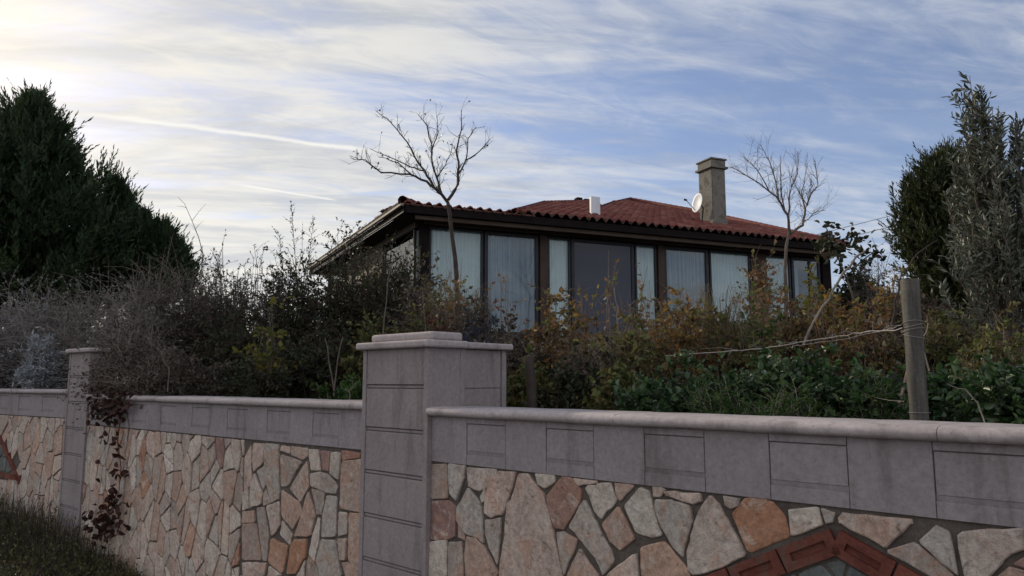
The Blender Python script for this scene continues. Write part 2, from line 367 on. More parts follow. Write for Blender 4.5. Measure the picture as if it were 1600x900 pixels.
_q = WM.o + WM.u * ll; WL = WallLine(_q.y - math.tan(R(-34.0)) * _q.x, -34.0)

def inside(poly, x, y):
    c = False; n = len(poly); j = n - 1
    for i in range(n):
        xi, yi = poly[i]; xj, yj = poly[j]
        if (yi > y) != (yj > y) and x < (xj - xi) * (y - yi) / (yj - yi) + xi: c = not c
        j = i
    return c
def clip(poly, a, b, c):                          # keep a*x + b*y <= c
    out = []
    for i in range(len(poly)):
        p, q = poly[i], poly[(i + 1) % len(poly)]
        dp = a * p[0] + b * p[1] - c; dq = a * q[0] + b * q[1] - c
        if dp <= 0: out.append(p)
        if dp * dq < 0:
            t = dp / (dp - dq); out.append((p[0] + (q[0] - p[0]) * t, p[1] + (q[1] - p[1]) * t))
    return out
def voronoi(region, wx, wz, jit=.42, seed=1):
    rs = random.Random(seed); xs = [p[0] for p in region]; zs = [p[1] for p in region]
    pts = []; x = min(xs) - wx; col_ = 0
    while x < max(xs) + wx:
        z = min(zs) - wz - rs.random() * wz
        while z < max(zs) + wz:
            pts.append((x + rs.uniform(-jit, jit) * wx, z + rs.uniform(-jit, jit) * wz)); z += wz * rs.uniform(.45, 1.5)
        x += wx * rs.uniform(.75, 1.2); col_ += 1
    cells = []
    for i, p in enumerate(pts):
        poly = list(region)
        for j, q in enumerate(pts):
            if i == j or abs(p[0] - q[0]) > wx * 4 or abs(p[1] - q[1]) > wz * 4: continue
            dx = (q[0] - p[0]) / wx / wx; dz = (q[1] - p[1]) / wz / wz
            cc = ((q[0] ** 2 - p[0] ** 2) / wx / wx + (q[1] ** 2 - p[1] ** 2) / wz / wz) / 2
            poly = clip(poly, dx, dz, cc)
            if len(poly) < 3: break
        if len(poly) >= 3: cells.append(poly)
    return cells
def area(p): return .5 * sum(p[i][0] * p[(i + 1) % len(p)][1] - p[(i + 1) % len(p)][0] * p[i][1] for i in range(len(p)))
def inset(poly, d):
    """shrink a convex-ish polygon by clipping with its own shifted edges"""
    if area(poly) < 0: poly = poly[::-1]
    out = list(poly)
    for i in range(len(poly)):
        p, q = poly[i], poly[(i + 1) % len(poly)]; ex, ez = q[0] - p[0], q[1] - p[1]; L = math.hypot(ex, ez)
        if L < 1e-6: continue
        nx, nz = ez / L, -ex / L
        out2 = clip(out, nx, nz, nx * p[0] + nz * p[1] - d)
        if len(out2) >= 3: out = out2
    return out
def shrink(poly, d):
    if area(poly) < 0: poly = poly[::-1]
    n = len(poly); out = []
    for i in range(n):
        a, b, c = poly[i - 1], poly[i], poly[(i + 1) % n]
        e1 = (b[0] - a[0], b[1] - a[1]); e2 = (c[0] - b[0], c[1] - b[1])
        l1 = math.hypot(*e1) + 1e-9; l2 = math.hypot(*e2) + 1e-9
        n1x = (-e1[1] / l1 - e2[1] / l2); n1z = (e1[0] / l1 + e2[0] / l2); l = math.hypot(n1x, n1z) + 1e-9
        out.append((b[0] + n1x / l * d, b[1] + n1z / l * d))
    return out
def chaikin(poly, k=.22):
    out = []
    for i in range(len(poly)):
        p, q = poly[i], poly[(i + 1) % len(poly)]
        out.append((p[0] + (q[0] - p[0]) * k, p[1] + (q[1] - p[1]) * k)); out.append((q[0] + (p[0] - q[0]) * k, q[1] + (p[1] - q[1]) * k))
    return out
def rough_poly(poly, step=.05, j=.0035):
    out = []
    for i in range(len(poly)):
        p, q = poly[i], poly[(i + 1) % len(poly)]; L = math.hypot(q[0] - p[0], q[1] - p[1]); n = max(1, int(L / step))
        for k in range(n):
            t = k / n; out.append((p[0] + (q[0] - p[0]) * t + random.uniform(-j, j), p[1] + (q[1] - p[1]) * t + random.uniform(-j, j)))
    return out
def stones(W, cells, name, m, parent, proud=.0, gapw=0.0, rng=None):
    bm = bmesh.new(); hl = bm.faces.layers.float.new('hue')
    for c in cells:
        poly, hue = c if isinstance(c, tuple) and len(c) == 2 and isinstance(c[0], list) else (c, None)
        if gapw: poly = inset(poly, gapw)
        if abs(area(poly)) < .0006: continue
        if hue is not None and len(poly) > 3 and name == 'stone_cladding': poly = shrink(poly, -.0025)
        if abs(area(poly)) < .0006: continue
        poly = rough_poly(chaikin(poly, .07), .03, .0032)
        if area(poly) < 0: poly = poly[::-1]
        if hue is None: hue = (rng or random).random()
        th = proud + random.uniform(.009, .019); tx = random.uniform(-.03, .03); tz = random.uniform(-.03, .03)
        cx = sum(p[0] for p in poly) / len(poly); cz = sum(p[1] for p in poly) / len(poly)
        size = min(.0045, .08 * math.sqrt(abs(area(poly))))
        rings = []
        for q, dep in ((poly, 0.0), (poly, th * .72), (shrink(poly, size), th)):
            rings.append([bm.verts.new(W.o + W.u * x + UZ * z - W.n * (dep + (tx * (x - cx) + tz * (z - cz) if dep else 0))) for x, z in q])
        fs = []
        for r0, r1 in zip(rings, rings[1:]):
            for i in range(len(r0)):
                fs.append(bm.faces.new((r0[i], r0[(i + 1) % len(r0)], r1[(i + 1) % len(r0)], r1[i])))
        fs.append(bm.faces.new(rings[-1]))
        for f_ in fs: f_[hl] = hue
    bmesh.ops.recalc_face_normals(bm, faces=bm.faces[:])
    me = bpy.data.meshes.new(name); bm.to_mesh(me); bm.free(); return put(name, me, m, parent)

# ------------------------------------------------------------------ terrain
def wall_w(P):                                    # distance behind the wall
    a = (P - WR.o).dot(WR.u)
    W = WR if a > pl else (WM if P.x > -4.4 else WL)
    return (P - W.o).dot(W.n)
def gz(x, y):
    w_ = wall_w(Vector((x, y, 0)))
    t = min(max((w_ - .2) / 9.5, 0), 1); t = t * t * (3 - 2 * t)
    z = 1.22 + 1.30 * t
    far = min(max((math.hypot(x, y) - 30) / 60, 0), 1)
    return z * (1 - far * .9) + .05 * math.sin(x * 1.3 + y * .7) + .04 * math.sin(x * 2.9 - y * 2.1)
def terrain():
    As = np.concatenate([np.linspace(-9, -1, 50), np.linspace(-.9, 14, 80), np.linspace(15, 110, 20)])
    As = np.concatenate([-np.array([110, 80, 60, 45, 35, 28, 22, 18, 15, 13, 11.5, 10.5, 9.6]), np.linspace(-9, 5, 110), np.array([6, 7.5, 9, 12, 16, 22, 30, 45, 70, 110])])
    Ws = np.concatenate([[.0], np.linspace(.1, 14, 70), np.array([16, 19, 23, 28, 36, 48, 65, 90, 130])])
    vs = []
    for i, a in enumerate(As):
        P0 = WR.o + WR.u * a
        Wn = WR if a > (pl + pr) / 2 else (WM if P0.x > -4.4 else WL)
        s0 = (P0 - Wn.o).dot(Wn.u); Q = Wn.o + Wn.u * s0 + Wn.n * .12
        for w_ in Ws:
            P = Q + WR.n * w_
            edge = i in (0, len(As) - 1) or w_ == Ws[-1]
            vs.append((P.x, P.y, -.3 if edge else gz(P.x, P.y)))
    n, m_ = len(As), len(Ws); idx = np.arange(n * m_).reshape(n, m_)
    f = np.stack([idx[:-1, :-1], idx[1:, :-1], idx[1:, 1:], idx[:-1, 1:]], -1).reshape(-1, 4)
    o = put('garden_ground', npmesh('garden_ground', vs, f, smooth=True), M['soil'])
    tag(o, 'raised dark garden soil behind the stone wall, sloping up to the house', 'ground', kind='structure')
terrain()
S = 3000
o = put('ground', npmesh('ground', [(-S, -S, 0), (S, -S, 0), (S, S, 0), (-S, S, 0)], [(0, 1, 2, 3)]), M['road'])
tag(o, 'dark street surface in front of the stone wall', 'ground', kind='structure')

# ------------------------------------------------------------------ wall sections
def coping(W, s0, s1, zt, parent):
    b = BM(W.o, W.u, W.n, UZ)
    pts = [(-.040, zt - CT), (-.052, zt - CT * .78), (-.056, zt - CT * .5), (-.050, zt - CT * .2), (-.036, zt - .002), (.0, zt + .002), (.25, zt + .002), (.262, zt - CT * .5), (.25, zt - CT)]
    s = s0; 
    while s < s1 - .01:                            # one long stone after another with hairline joints
        e = min(s + 1.22, s1); dz = random.uniform(-.0015, .0015); b.prof([(p_, q_ + dz) for p_, q_ in pts], s + .0012, e - .0012, 14, .0013); s = e
    return b.done('coping', M['coping'], parent)
def fascia(W, s0, s1, zt, panels, parent):
    b = BM(W.o, W.u, W.n, UZ); zb = zt - GAP; z1 = zt - CT
    jb = BM(W.o, W.u, W.n, UZ); jb.box(s0, s1, -.0035, .10, zb + .001, z1 - .001); jo = jb.done('joints', M['joint'], parent)
    f0 = -.012; H = z1 - zb
    cur = s0
    edges = []
    for a0, a1 in panels:
        a0c, a1c = max(a0, s0), min(a1, s1)
        if a1c - a0c < .02: continue
        b.box(cur, a0c - .0024, f0, -.001, zb, z1 - .001, .0012); edges.append((a0c, a1c)); cur = a1c + .0024
    b.box(cur, s1, f0, -.001, zb, z1 - .001, .0012)
    for a0, a1 in edges:
        b.box(a0, a1, f0, .0, z1 - .030, z1 - .0015, .0012)            # top rail
        b.box(a0 + .0015, a1 - .0015, f0 + .002, .0, zb + H * .30, z1 - .0345, .0015)   # tile field
        b.hexa([b.P(x, y, z) for x in (a0, a1) for y, z in ((f0 + .0075, zb + H * .222), (f0 + .0030, zb + H * .298), (-.001, zb + H * .222), (-.001, zb + H * .298))])   # sloped floor of the groove
        b.box(a0, a1, f0, .0, zb, zb + H * .22, .0012)
    return b.done('fascia', M['fascia'], parent)
def backing(W, s0, s1, zt, parent):
    b = BM(W.o, W.u, W.n, UZ); b.box(s0, s1, .0, .22, -.3, zt - GAP - .001)
    b.box(s0, s1, .102, .219, zt - GAP + .001, zt - CT - .001)
    return b.done('wall_body', M['mortar'], parent)

# right section, its stones traced one by one, then rubble below
c7 = [([(72,380),(150,375),(158,535),(75,540)],.3),([(160,375),(238,380),(232,430),(195,545),(165,510)],.05),([(245,388),(385,400),(375,440),(335,485),(300,500),(250,480)],.48),
([(395,408),(475,412),(450,510),(410,610),(360,622),(328,600),(332,520),(350,470)],.38),
([(485,425),(530,420),(600,510),(640,640),(665,780),(695,905),(395,905),(402,820),(420,720),(430,560),(455,540)],.42),
([(562,412),(660,415),(655,455),(610,490),(580,470)],.7),([(620,520),(690,430),(725,430),(778,500),(770,560),(700,680),(655,670),(625,590)],.93),
([(735,432),(850,440),(855,465),(760,475)],.4),([(800,480),(915,460),(945,545),(870,630),(845,600)],.2),([(935,458),(1030,472),(960,545),(945,520)],.6),
([(250,485),(315,570),(325,740),(290,715),(240,700),(195,640),(198,580)],.03),([(305,530),(330,490),(328,545),(315,555)],.1),
([(75,548),(160,545),(190,570),(188,710),(165,725),(72,730)],.97),([(203,650),(235,700),(235,728),(205,715)],.3),
([(328,640),(402,625),(400,700),(385,850),(345,760),(330,700)],.25),([(72,738),(152,730),(152,905),(64,905)],.13),([(160,740),(222,740),(230,880),(228,905),(162,905)],.28),
([(245,715),(290,720),(330,770),(392,890),(385,905),(240,905),(235,800)],.62),([(725,665),(795,540),(845,640),(915,770),(930,830),(885,895),(840,800),(780,730)],.24),
([(665,700),(690,690),(765,725),(720,830),(700,890),(680,820)],.03),([(875,655),(955,570),(1030,720),(960,780),(920,740)],.36),
([(980,570),(1060,485),(1095,500),(1115,570),(1155,705),(1120,715),(1040,700)],.12),([(1115,475),(1175,495),(1150,525),(1120,530)],.35),
([(1170,500),(1340,515),(1345,550),(1300,560),(1180,525)],.4),([(1130,540),(1210,545),(1290,570),(1300,650),(1270,740),(1255,810),(1210,760),(1165,680),(1130,590)],.03),
([(1385,520),(1425,560),(1455,620),(1500,700),(1550,800),(1450,850),(1310,895),(1285,860),(1280,780),(1310,660),(1340,580)],.45),
([(1450,525),(1525,535),(1520,570),(1480,585),(1455,560)],.28),([(1485,610),(1550,535),(1625,535),(1670,550),(1735,620),(1755,715),(1565,790)],.84),
([(1748,585),(1890,575),(1912,655),(1765,715)],.14),([(1900,580),(1962,600),(1960,645),(1925,655)],.5),([(1985,625),(2010,605),(2325,635),(2325,655),(2200,765),(2150,730),(1995,650)],.44),
([(2362,738),(2435,665),(2505,690),(2545,895),(2530,880)],.05),([(2200,782),(2345,745),(2525,890),(2520,905),(2395,905)],.3),
([(2545,690),(2850,680),(2850,765),(2750,830),(2680,905),(2575,905)],.46),([(2720,905),(2790,850),(2960,905)],.6),([(2800,840),(2900,770),(3000,790),(3050,905),(2980,900)],.95),([(2880,690),(3100,705),(3100,800),(2930,765)],.1),
([(705,905),(770,765),(868,905)],.35),([(885,905),(1035,785),(1052,905)],.66),([(1062,765),(1170,738),(1285,870),(1290,905),(1062,905)],.8),([(935,700),(1100,690),(1045,760),(965,800)],.9)]
c7 = c7[:-1]
pan = [WR.hit(px, py)[0] for px, py in ((732, 685), (793, 688), (860, 695), (935, 700), (1017, 712), (1110, 720), (1212, 735), (1333, 745), (1463, 760))]
per = (pan[8] - pan[0]) / 4; pw = np.mean([pan[1] - pan[0], pan[3] - pan[2], pan[5] - pan[4], pan[7] - pan[6]])
print('panel period', per, 'width', pw, pan)
SR1 = pr + 7.0
rt = thing('stone_wall', WR.o + WR.u * (pr + .7), 'nearest stone clad wall section, right of the big pillar, with a clay brick triangle', 'wall', 'garden wall sections')
backing(WR, pr - .02, SR1, ZR, rt)
coping(WR, pr - .005, SR1, ZR, rt)
fascia(WR, pr - .02, SR1, ZR, [(pan[0] + per * k, pan[0] + per * k + pw) for k in range(13)], rt)
def trace(W, lst, fx, ox, oy):
    out = []
    for poly, hue in lst: out.append(([W.hit(ox + x / fx, oy + y / fx) for x, y in poly], hue))
    return out
R_cells = trace(WR, c7, 3.0, 650, 600)
la = WR.hit(672, 903); lb = WR.hit(1600, 903)
# line through la, lb: rubble fills what is under it
ez, ex = lb[1] - la[1], lb[0] - la[0]
zbR = ZR - GAP
region = [(pr + .005, -.2), (WR.hit(1640, 850)[0], -.2), (WR.hit(1640, 850)[0], lb[1] + ez / ex * (WR.hit(1640, 850)[0] - lb[0])), (pr + .005, la[1] + ez / ex * (pr - la[0]))]
# brick triangle
ap = WR.hit(1306, 820); a1_ = WR.hit(1100, 898); a2_ = WR.hit(1450, 902)
sl = (a1_[1] - ap[1]) / (a1_[0] - ap[0]); sr = (a2_[1] - ap[1]) / (a2_[0] - ap[0])
print('apex', ap, 'slopes', sl, sr)
def tri_cells(cells, T):
    """drop what lies inside the ornament's triangle"""
    out = []
    for c in cells:
        poly, hue = c if isinstance(c, tuple) and len(c) == 2 and isinstance(c[0], list) else (c, None)
        cx = sum(p[0] for p in poly) / len(poly); cz = sum(p[1] for p in poly) / len(poly)
        if inside(T, cx, cz): continue
        out.append((list(poly), hue))
    return out
def ornament(W, apex, s_l, s_r, zb, parent, bw=.085):
    """frame of hollow clay bricks round grey stones; apex (s,z), edges down to zb"""
    A = apex; B = (A[0] + (zb - A[1]) / s_l, zb); C = (A[0] + (zb - A[1]) / s_r, zb)
    T = [A, B, C]; 
    bmx = BM(W.o, W.u, W.n, UZ)
    cx = (A[0] + B[0] + C[0]) / 3; cz = (A[1] + B[1] + C[1]) / 3
    for p, q in ((B, A), (A, C), (C, B)):
        L = math.hypot(q[0] - p[0], q[1] - p[1]); ux, uz_ = (q[0] - p[0]) / L, (q[1] - p[1]) / L
        nx, nz = -uz_, ux
        if (cx - p[0]) * nx + (cz - p[1]) * nz < 0: nx, nz = -nx, -nz
        m0 = .04 if L > .5 else .02; n = max(2, int((L - 2 * m0) / .20)); m0 = .018; n = max(2, round((L - 2 * m0) / .20)); st = (L - 2 * m0) / n
        def pt(a, b_, dep): return W.o + W.u * (p[0] + ux * a + nx * b_) + UZ * (p[1] + uz_ * a + nz * b_) - W.n * dep
        for k in range(n):
            a0 = m0 + k * st + .004; a1 = m0 + (k + 1) * st - .004; hu = random.random()
            def hx(a, b_, c_, d_, e_, f_): bmx.hexa([pt(i, j, k_) for i in (a, b_) for j in (c_, d_) for k_ in (e_, f_)], hu)
            w0, w1 = .004, bw
            hx(a0, a1, w0, w0 + .028, -.001, .020); hx(a0, a1, w1 - .028, w1, -.001, .020)
            hx(a0, a0 + .035, w0 + .0282, w1 - .0282, -.001, .0195); hx(a1 - .035, a1, w0 + .0282, w1 - .0282, -.001, .0195)
            hx(a0 + .036, a1 - .036, w0 + .0284, w1 - .0284, -.001, .006)
    o_ = bmx.done('brick_triangle', M['brick'], parent)
    inner = inset([A, B, C], bw + .008)
    cells = voronoi(inner, .13, .14, .4, 9)
    stones(W, cells, 'grey_infill', M['darkstone'], parent, -.004, .006)
    return T
ZTB = .62
Ttri = [(ap[0], ap[1]), (ap[0] + (ZTB - ap[1]) / sl, ZTB), (ap[0] + (ZTB - ap[1]) / sr, ZTB)]
low_cells = voronoi(region, .19, .24, .42, 3)
xr = WR.hit(1650, 850)[0]
region2 = [(xr, -.2), (SR1, -.2), (SR1, zbR - .004), (xr, zbR - .004)]
far_cells = voronoi(region2, .2, .22, .42, 4)
cl = [([*map(tuple, c)], None) for c in low_cells + far_cells]
cl = [(inset(c, .005), h_) for c, h_ in tri_cells(cl, Ttri)]
T_ = Ttri
def cut_tri(c):                                      # keep whatever part of a stone lies outside the triangle
    (A, B, C) = T_
    ins = [inside(T_, *p) for p in c[0]]
    if not any(ins): return c
    # push against the nearer slanted side
    cx = sum(p[0] for p in c[0]) / len(c[0])
    s_ = sl if cx < A[0] else sr
    poly = clip(c[0], s_, -1, s_ * A[0] - A[1] - .01 * math.hypot(1, s_))
    return (poly, c[1])
tr_cells = [cut_tri((list(p), h_)) for p, h_ in R_cells]
tr_cells = [c for c in tr_cells if len(c[0]) >= 3 and not all(inside(T_, *p) for p in c[0])]
tr_cells = [(list(map(tuple, clip(c[0], 0, 1, zbR - .004))), c[1]) for c in tr_cells]
stones(WR, tr_cells + cl, 'stone_cladding', M['stone'], rt)
ornament(WR, ap, sl, sr, ZTB, rt, .088)

# middle section
cm = [([(195,245),(240,250),(240,285),(190,270)],.4),([(248,250),(328,258),(325,300),(300,315),(248,290)],.35),([(335,262),(385,268),(395,372),(345,370)],.68),([(395,270),(445,275),(435,375),(405,365)],.95),
([(450,278),(495,280),(485,415),(465,400),(445,385)],.2),([(500,270),(595,282),(590,305),(500,320)],.9),([(500,325),(605,312),(605,585),(560,570),(490,560)],.36),([(118,235),(185,240),(188,515),(150,530),(125,440),(115,320)],.03),
([(58,232),(112,237),(105,330),(60,375),(52,330)],.38),([(195,288),(300,325),(230,445),(195,450)],.3),([(330,315),(335,450),(290,530),(235,460)],.42),([(345,385),(390,375),(440,395),(480,450),(470,485),(420,480),(345,445)],.25),
([(345,460),(415,480),(400,590),(375,590)],.28),([(425,495),(475,500),(470,700),(400,705),(405,600)],.05),([(195,465),(285,530),(300,580),(255,665),(200,600)],.62),([(330,470),(370,590),(345,700),(265,700),(290,620)],.64),
([(62,385),(105,490),(95,540),(40,555),(45,440)],.7),([(200,620),(250,690),(240,745),(190,690)],.7),([(378,605),(390,610),(385,720),(365,830),(335,790),(350,700)],.72),([(150,710),(235,750),(205,890),(135,830)],.82),
([(265,715),(325,715),(320,800),(265,890),(225,890),(245,750)],.83),([(400,715),(470,720),(500,905),(400,905),(375,830)],.03),([(485,580),(525,580),(525,690),(480,700)],.25),([(535,580),(605,590),(600,890),(560,860),(530,820)],.78),
([(480,715),(525,710),(520,820),(495,820)],.4),([(70,560),(110,555),(135,700),(125,825),(105,820)],.28),([(120,550),(185,525),(190,650),(150,700)],.66),([(5,640),(70,635),(100,820),(5,820)],.3),([(5,575),(60,570),(65,630),(5,635)],.36),
([(5,480),(30,460),(35,560),(5,570)],.2),([(12,300),(45,240),(45,445),(5,470)],.4),([(75,375),(115,345),(118,440),(105,470)],.25),([(108,500),(120,460),(145,535),(108,545)],.1),([(5,830),(125,835),(110,900),(8,900)],.38),
([(335,800),(365,840),(395,905),(320,905),(325,830)],.3),([(500,835),(530,830),(600,900),(520,905)],.62),([(140,845),(200,895),(130,905)],.7),([(270,900),(320,815),(310,905)],.2)]
mt = thing('stone_wall', WM.o + WM.u * ((lr + pl) / 2), 'middle stone clad wall section between the two pillars, with a red creeper at one end', 'wall', 'garden wall sections')
M0, M1 = lr, (WR.o + WR.u * pl - WM.o).dot(WM.u) + .01
backing(WM, M0, M1, ZM, mt); coping(WM, M0, M1, ZM, mt)
pm = WM.hit(509, 675)[0]
pmx = [WM.hit(px, 665)[0] for px in (419, 452, 491, 533)]
print('mid panels', pmx, 'M0,M1', M0, M1)
fascia(WM, M0, M1, ZM, [(pmx[2] - per * k, pmx[2] - per * k + pw) for k in range(-1, 11)][::-1], mt)
Mc = trace(WM, cm, 3.215, 380, 620)
sx = WM.hit(381, 760)[0]; zbM = ZM - GAP
Mc = [(list(map(tuple, clip(clip(p, 0, 1, zbM - .003), 1, 0, M1 - .012))), h_) for p, h_ in Mc]
Vc = voronoi([(M0, -.2), (sx, -.2), (sx, zbM - .004), (M0, zbM - .004)], .125, .22, .55, 21)
zl = WM.hit(480, 901)[1]; za = WM.hit(385, 901)[1]; zb_ = WM.hit(575, 901)[1]
Vb = voronoi([(sx, -.2), (M1, -.2), (M1, zb_), (sx, za)], .14, .21, .5, 22)
rs = random.Random(8)
stones(WM, Mc + [([*map(tuple, inset(c, .0078))], min(.999, min(.77, rs.random() * .8) + (.2 if rs.random() < .3 else 0))) for c in Vc + Vb], 'stone_cladding', M['stone'], mt)

# far left section
L1 = (WM.o + WM.u * (ll + .02) - WL.o).dot(WL.u); L0 = L1 - 9
lt = thing('stone_wall', WL.o + WL.u * (L1 - 2), 'farthest stone clad wall section, left of the narrow pillar, weeds at its foot', 'wall', 'garden wall sections')
backing(WL, L0, L1, ZL, lt); coping(WL, L0, L1, ZL, lt)
pLx = WL.hit(67, 640)[0]
fascia(WL, L0, L1, ZL, [(pLx - per * k, pLx - per * k + pw) for k in range(-1, 17)][::-1], lt)
ca = WL.hit(35, 752); cb = WL.hit(0, 672)
slL = (cb[1] - ca[1]) / (cb[0] - ca[0]); apz = ZL - GAP - .04; apx = ca[0] + (apz - ca[1]) / slL
print('left corner', ca, 'slope', slL, 'apex', apx, apz)
TL = [(apx, apz), (2 * apx - ca[0], ca[1]), ca]
VL = voronoi([(L0, -.2), (L1, -.2), (L1, ZL - GAP - .004), (L0, ZL - GAP - .004)], .125, .24, .55, 31)
VLk = []
for c in VL:
    if not any(inside(TL, *p) for p in c) and not inside(TL, sum(p[0] for p in c) / len(c), sum(p[1] for p in c) / len(c)): VLk.append(c); continue
    cx = sum(p[0] for p in c) / len(c); cz = sum(p[1] for p in c) / len(c)
    cand = [clip(c, slL, -1, slL * ca[0] - ca[1]) if False else clip(c, -slL, -1, -slL * ca[0] - ca[1]), clip(c, slL, -1, slL * TL[1][0] - TL[1][1]), clip(c, 0, 1, ca[1] - .01)]
    cand = [q for q in cand if len(q) > 2 and not inside(TL, sum(p[0] for p in q) / len(q), sum(p[1] for p in q) / len(q))]
    if cand: VLk.append(max(cand, key=lambda q: abs(area(q))))
stones(WL, [([*map(tuple, inset(c, .0075))], rs.random() * .8) for c in VLk], 'stone_cladding', M['stone'], lt)
ornament(WL, (apx, apz), -slL, slL, ca[1], lt, .06)

# ------------------------------------------------------------------ pillars
def pillar(W, s0, s1, dfront, depth, ztop, courses, label, tier=True, rear=None, name='gate_pillar', sideplain=True):
    t = thing(name, W.o + W.u * ((s0 + s1) / 2) + W.n * (dfront + depth / 2), label, 'pillar', 'stone pillars of the garden wall')
    b = BM(W.o, W.u, W.n, UZ); f0 = dfront; f1 = dfront + depth; ct = .042
    zc = ztop - ct - (.048 if tier else 0)
    jb = BM(W.o, W.u, W.n, UZ); jb.box(s0 + .0135, s1 - .0135, f0 + .0165, f1 - .004, -.3, zc - .001); jb.done('joints', M['joint'], t)
    sw = .034
    for a in ((s0, s0 + sw), (s1 - sw, s1)): b.box(a[0], a[1], f0, f0 + sw, -.3, zc, .003, 2)
    for a in ((s0, s0 + sw), (s1 - sw, s1)): b.box(a[0], a[1], f1 - sw, f1, -.3, zc, .003, 2)
    b.box(s1 - .013, s1 - .0035, f0 + sw + .001, f1 - sw - .001, -.3, zc - .0005)        # side slab
    b.box(s0 + .0035, s0 + .013, f0 + sw + .001, f1 - sw - .001, -.3, zc - .0005)
    z = zc; zs = list(courses); zs.append(-.3)
    for z2 in zs:
        b.box(s0 + sw + .002, s1 - sw - .002, f0 + .0055, f0 + .02, z2 + .013, z - (.0 if z == zc else .013), .003, 2)
        b.box(s0 + sw + .004, s1 - sw - .004, f0 + .0115, f0 + .0202, z2 - .0065, z2 + .0065, .002)      # fillet between two shadow lines
        z = z2
    b.done('shaft', M['pillar'], t)
    c = BM(W.o, W.u, W.n, UZ); ov = .035
    c.box(s0 - ov, s1 + ov, f0 - ov, f1 + (.0 if rear else ov), zc, zc + ct, .013, 3); c.done('cap', M['coping'], t)
    if tier:
        c = BM(W.o, W.u, W.n, UZ); c.box(s0 + .03, s1 - .005, f0 + .03, f1 - .01, zc + ct, ztop, .016, 3); c.done('cap_tier', M['coping'], t)
    if rear:
        r = BM(W.o, W.u, W.n, UZ); g0, g1 = f1 + .002, f1 + rear; e = .012
        r.box(s0 + .02, s1 - e - .012, g0, g1, -.3, zc - .001)
        r.box(s1 - e - sw, s1 - e + .004, g1 - sw, g1 + .002, -.3, zc, .003, 2)
        z = zc
        for z2 in [courses[0] - .01] + [q - .01 for q in courses[1:]] + [-.3]:
            r.box(s1 - e - .013, s1 - e - .004, g0 + .001, g1 - sw - .006, z2 + .003, z - .003, .001); z = z2
        r.done('rear_shaft', M['pillar'], t)
        c = BM(W.o, W.u, W.n, UZ); c.box(s0 + .0, s1 - e + ov, g0 - .001, g1 + ov, zc + .001, zc + ct - .004, .011, 3); c.done('rear_cap', M['coping'], t)
    return t
cz = [WR.hit(583, y, DP)[1] for y in (604, 669, 740, 808, 877)]
print('courses', cz)
stp = (cz[0] - cz[-1]) / 4
d1 = None
def depth_at(px, W, s):                             # how deep along the side face lies pixel column px
    best = min((abs(((W.o + W.u * s + W.n * d).x / (W.o + W.u * s + W.n * d).y) - ray(px, 570).x / ray(px, 570).y), d) for d in np.linspace(0, 2, 801)); return best[1]
dA = depth_at(727, WR, pr); dB = depth_at(790, WR, pr - .012)
ztop = WR.hit(640, 520, DP + .05)[1]
print('pillar', pl, pr, 'depths', dA, dB, 'ztop', ztop)
pillar(WR, pl, pr, DP, dA - DP, ztop, [cz[0] - stp * k for k in range(6)], 'big broad grey pillar with a two tiered cap standing in front, where the near and middle wall meet', True, dB - dA)
zt2 = WM.hit(118, 545, -.03)[1]; cz2 = [WM.hit(110, y, -.03)[1] for y in (589, 628, 669, 711, 752, 794)]
print('left pillar', ll, lr, zt2, cz2); st2 = (cz2[0] - cz2[-1]) / 5
pillar(WM, ll, lr, -.03, .14, zt2, [cz2[0] - st2 * k for k in range(7)], 'narrow looking farther pillar with a thin flat cap, overgrown with dry twigs', False)

# ------------------------------------------------------------------ the house
HA = R(23.0); hx_ = Vector((math.cos(HA), math.sin(HA), 0)); hy_ = Vector((-math.sin(HA), math.cos(HA), 0))
H0 = at(657, 400, 16.1); H0.z = 0
def hl(px, py, d=0.0):                              # pixel -> (x, z) on the vertical plane at depth d of the house
    r = ray(px, py); t = (H0 + hy_ * d).dot(hy_) / (r.dot(hy_)); P = Vector((0, 0, EYE)) + r * t
    return (P - H0).dot(hx_), P.z
def HP(x, y, z): return H0 + hx_ * x + hy_ * y + UZ * z
FZ = 2.55
zt_w = np.mean([hl(690, 355)[1], hl(870, 372)[1], hl(1060, 385)[1], hl(1250, 401)[1]])
EY = -.62
ze = np.mean([hl(640, 320, EY)[1], hl(980, 350, EY)[1], hl(1300, 379, EY)[1]])
x_end = hl(1296, 430)[0]; e0 = hl(630, 320, EY)[0]; e1 = hl(1322, 380, EY)[0]
print('house window top', zt_w, [hl(690, 355)[1], hl(870, 372)[1], hl(1060, 385)[1], hl(1250, 401)[1]], 'eave', ze, [hl(640, 320, EY)[1], hl(980, 350, EY)[1], hl(1300, 379, EY)[1]], 'x_end', x_end, 'eave x', e0, e1)
SK = math.tan(R(3.2))                                # the left side runs a little out of square
DEP = 9.5
house = thing('house', HP(0, 0, FZ), 'low villa with red pantile roof, dark timber eaves and tall curtained windows', 'house')
def hbm(): return BM(H0, hx_, hy_, UZ)
b = hbm()                                           # walls: right end, back, floor, header
b.box(x_end - .25, x_end, .02, DEP, FZ - 1.2, zt_w + .1); b.box(-.3, x_end - .26, DEP - .2, DEP, FZ - 1.2, zt_w + .1)
b.box(.02, x_end - .26, .0, .16, FZ - 1.5, FZ)
b.box(.3, x_end - .26, 2.9, 3.0, FZ, zt_w + .1)
b.done('wall', M['plaster'], house)
b = hbm(); b.box(-.2, x_end, .17, DEP - .01, FZ - .1, FZ - .004); b.done('floor', M['interior'], house)
b = hbm()                                           # soffit and header boards
b.box(e0 + .05, e1 - .05, EY + .05, DEP, zt_w + .12, zt_w + .16); b.box(-.02, x_end, -.03, .14, zt_w + .005, zt_w + .119)
b.box(e0 + .02, e1 - .02, EY + .0, EY + .045, ze - .20, ze - .03)
b.done('soffit', M['darkwood'], house)
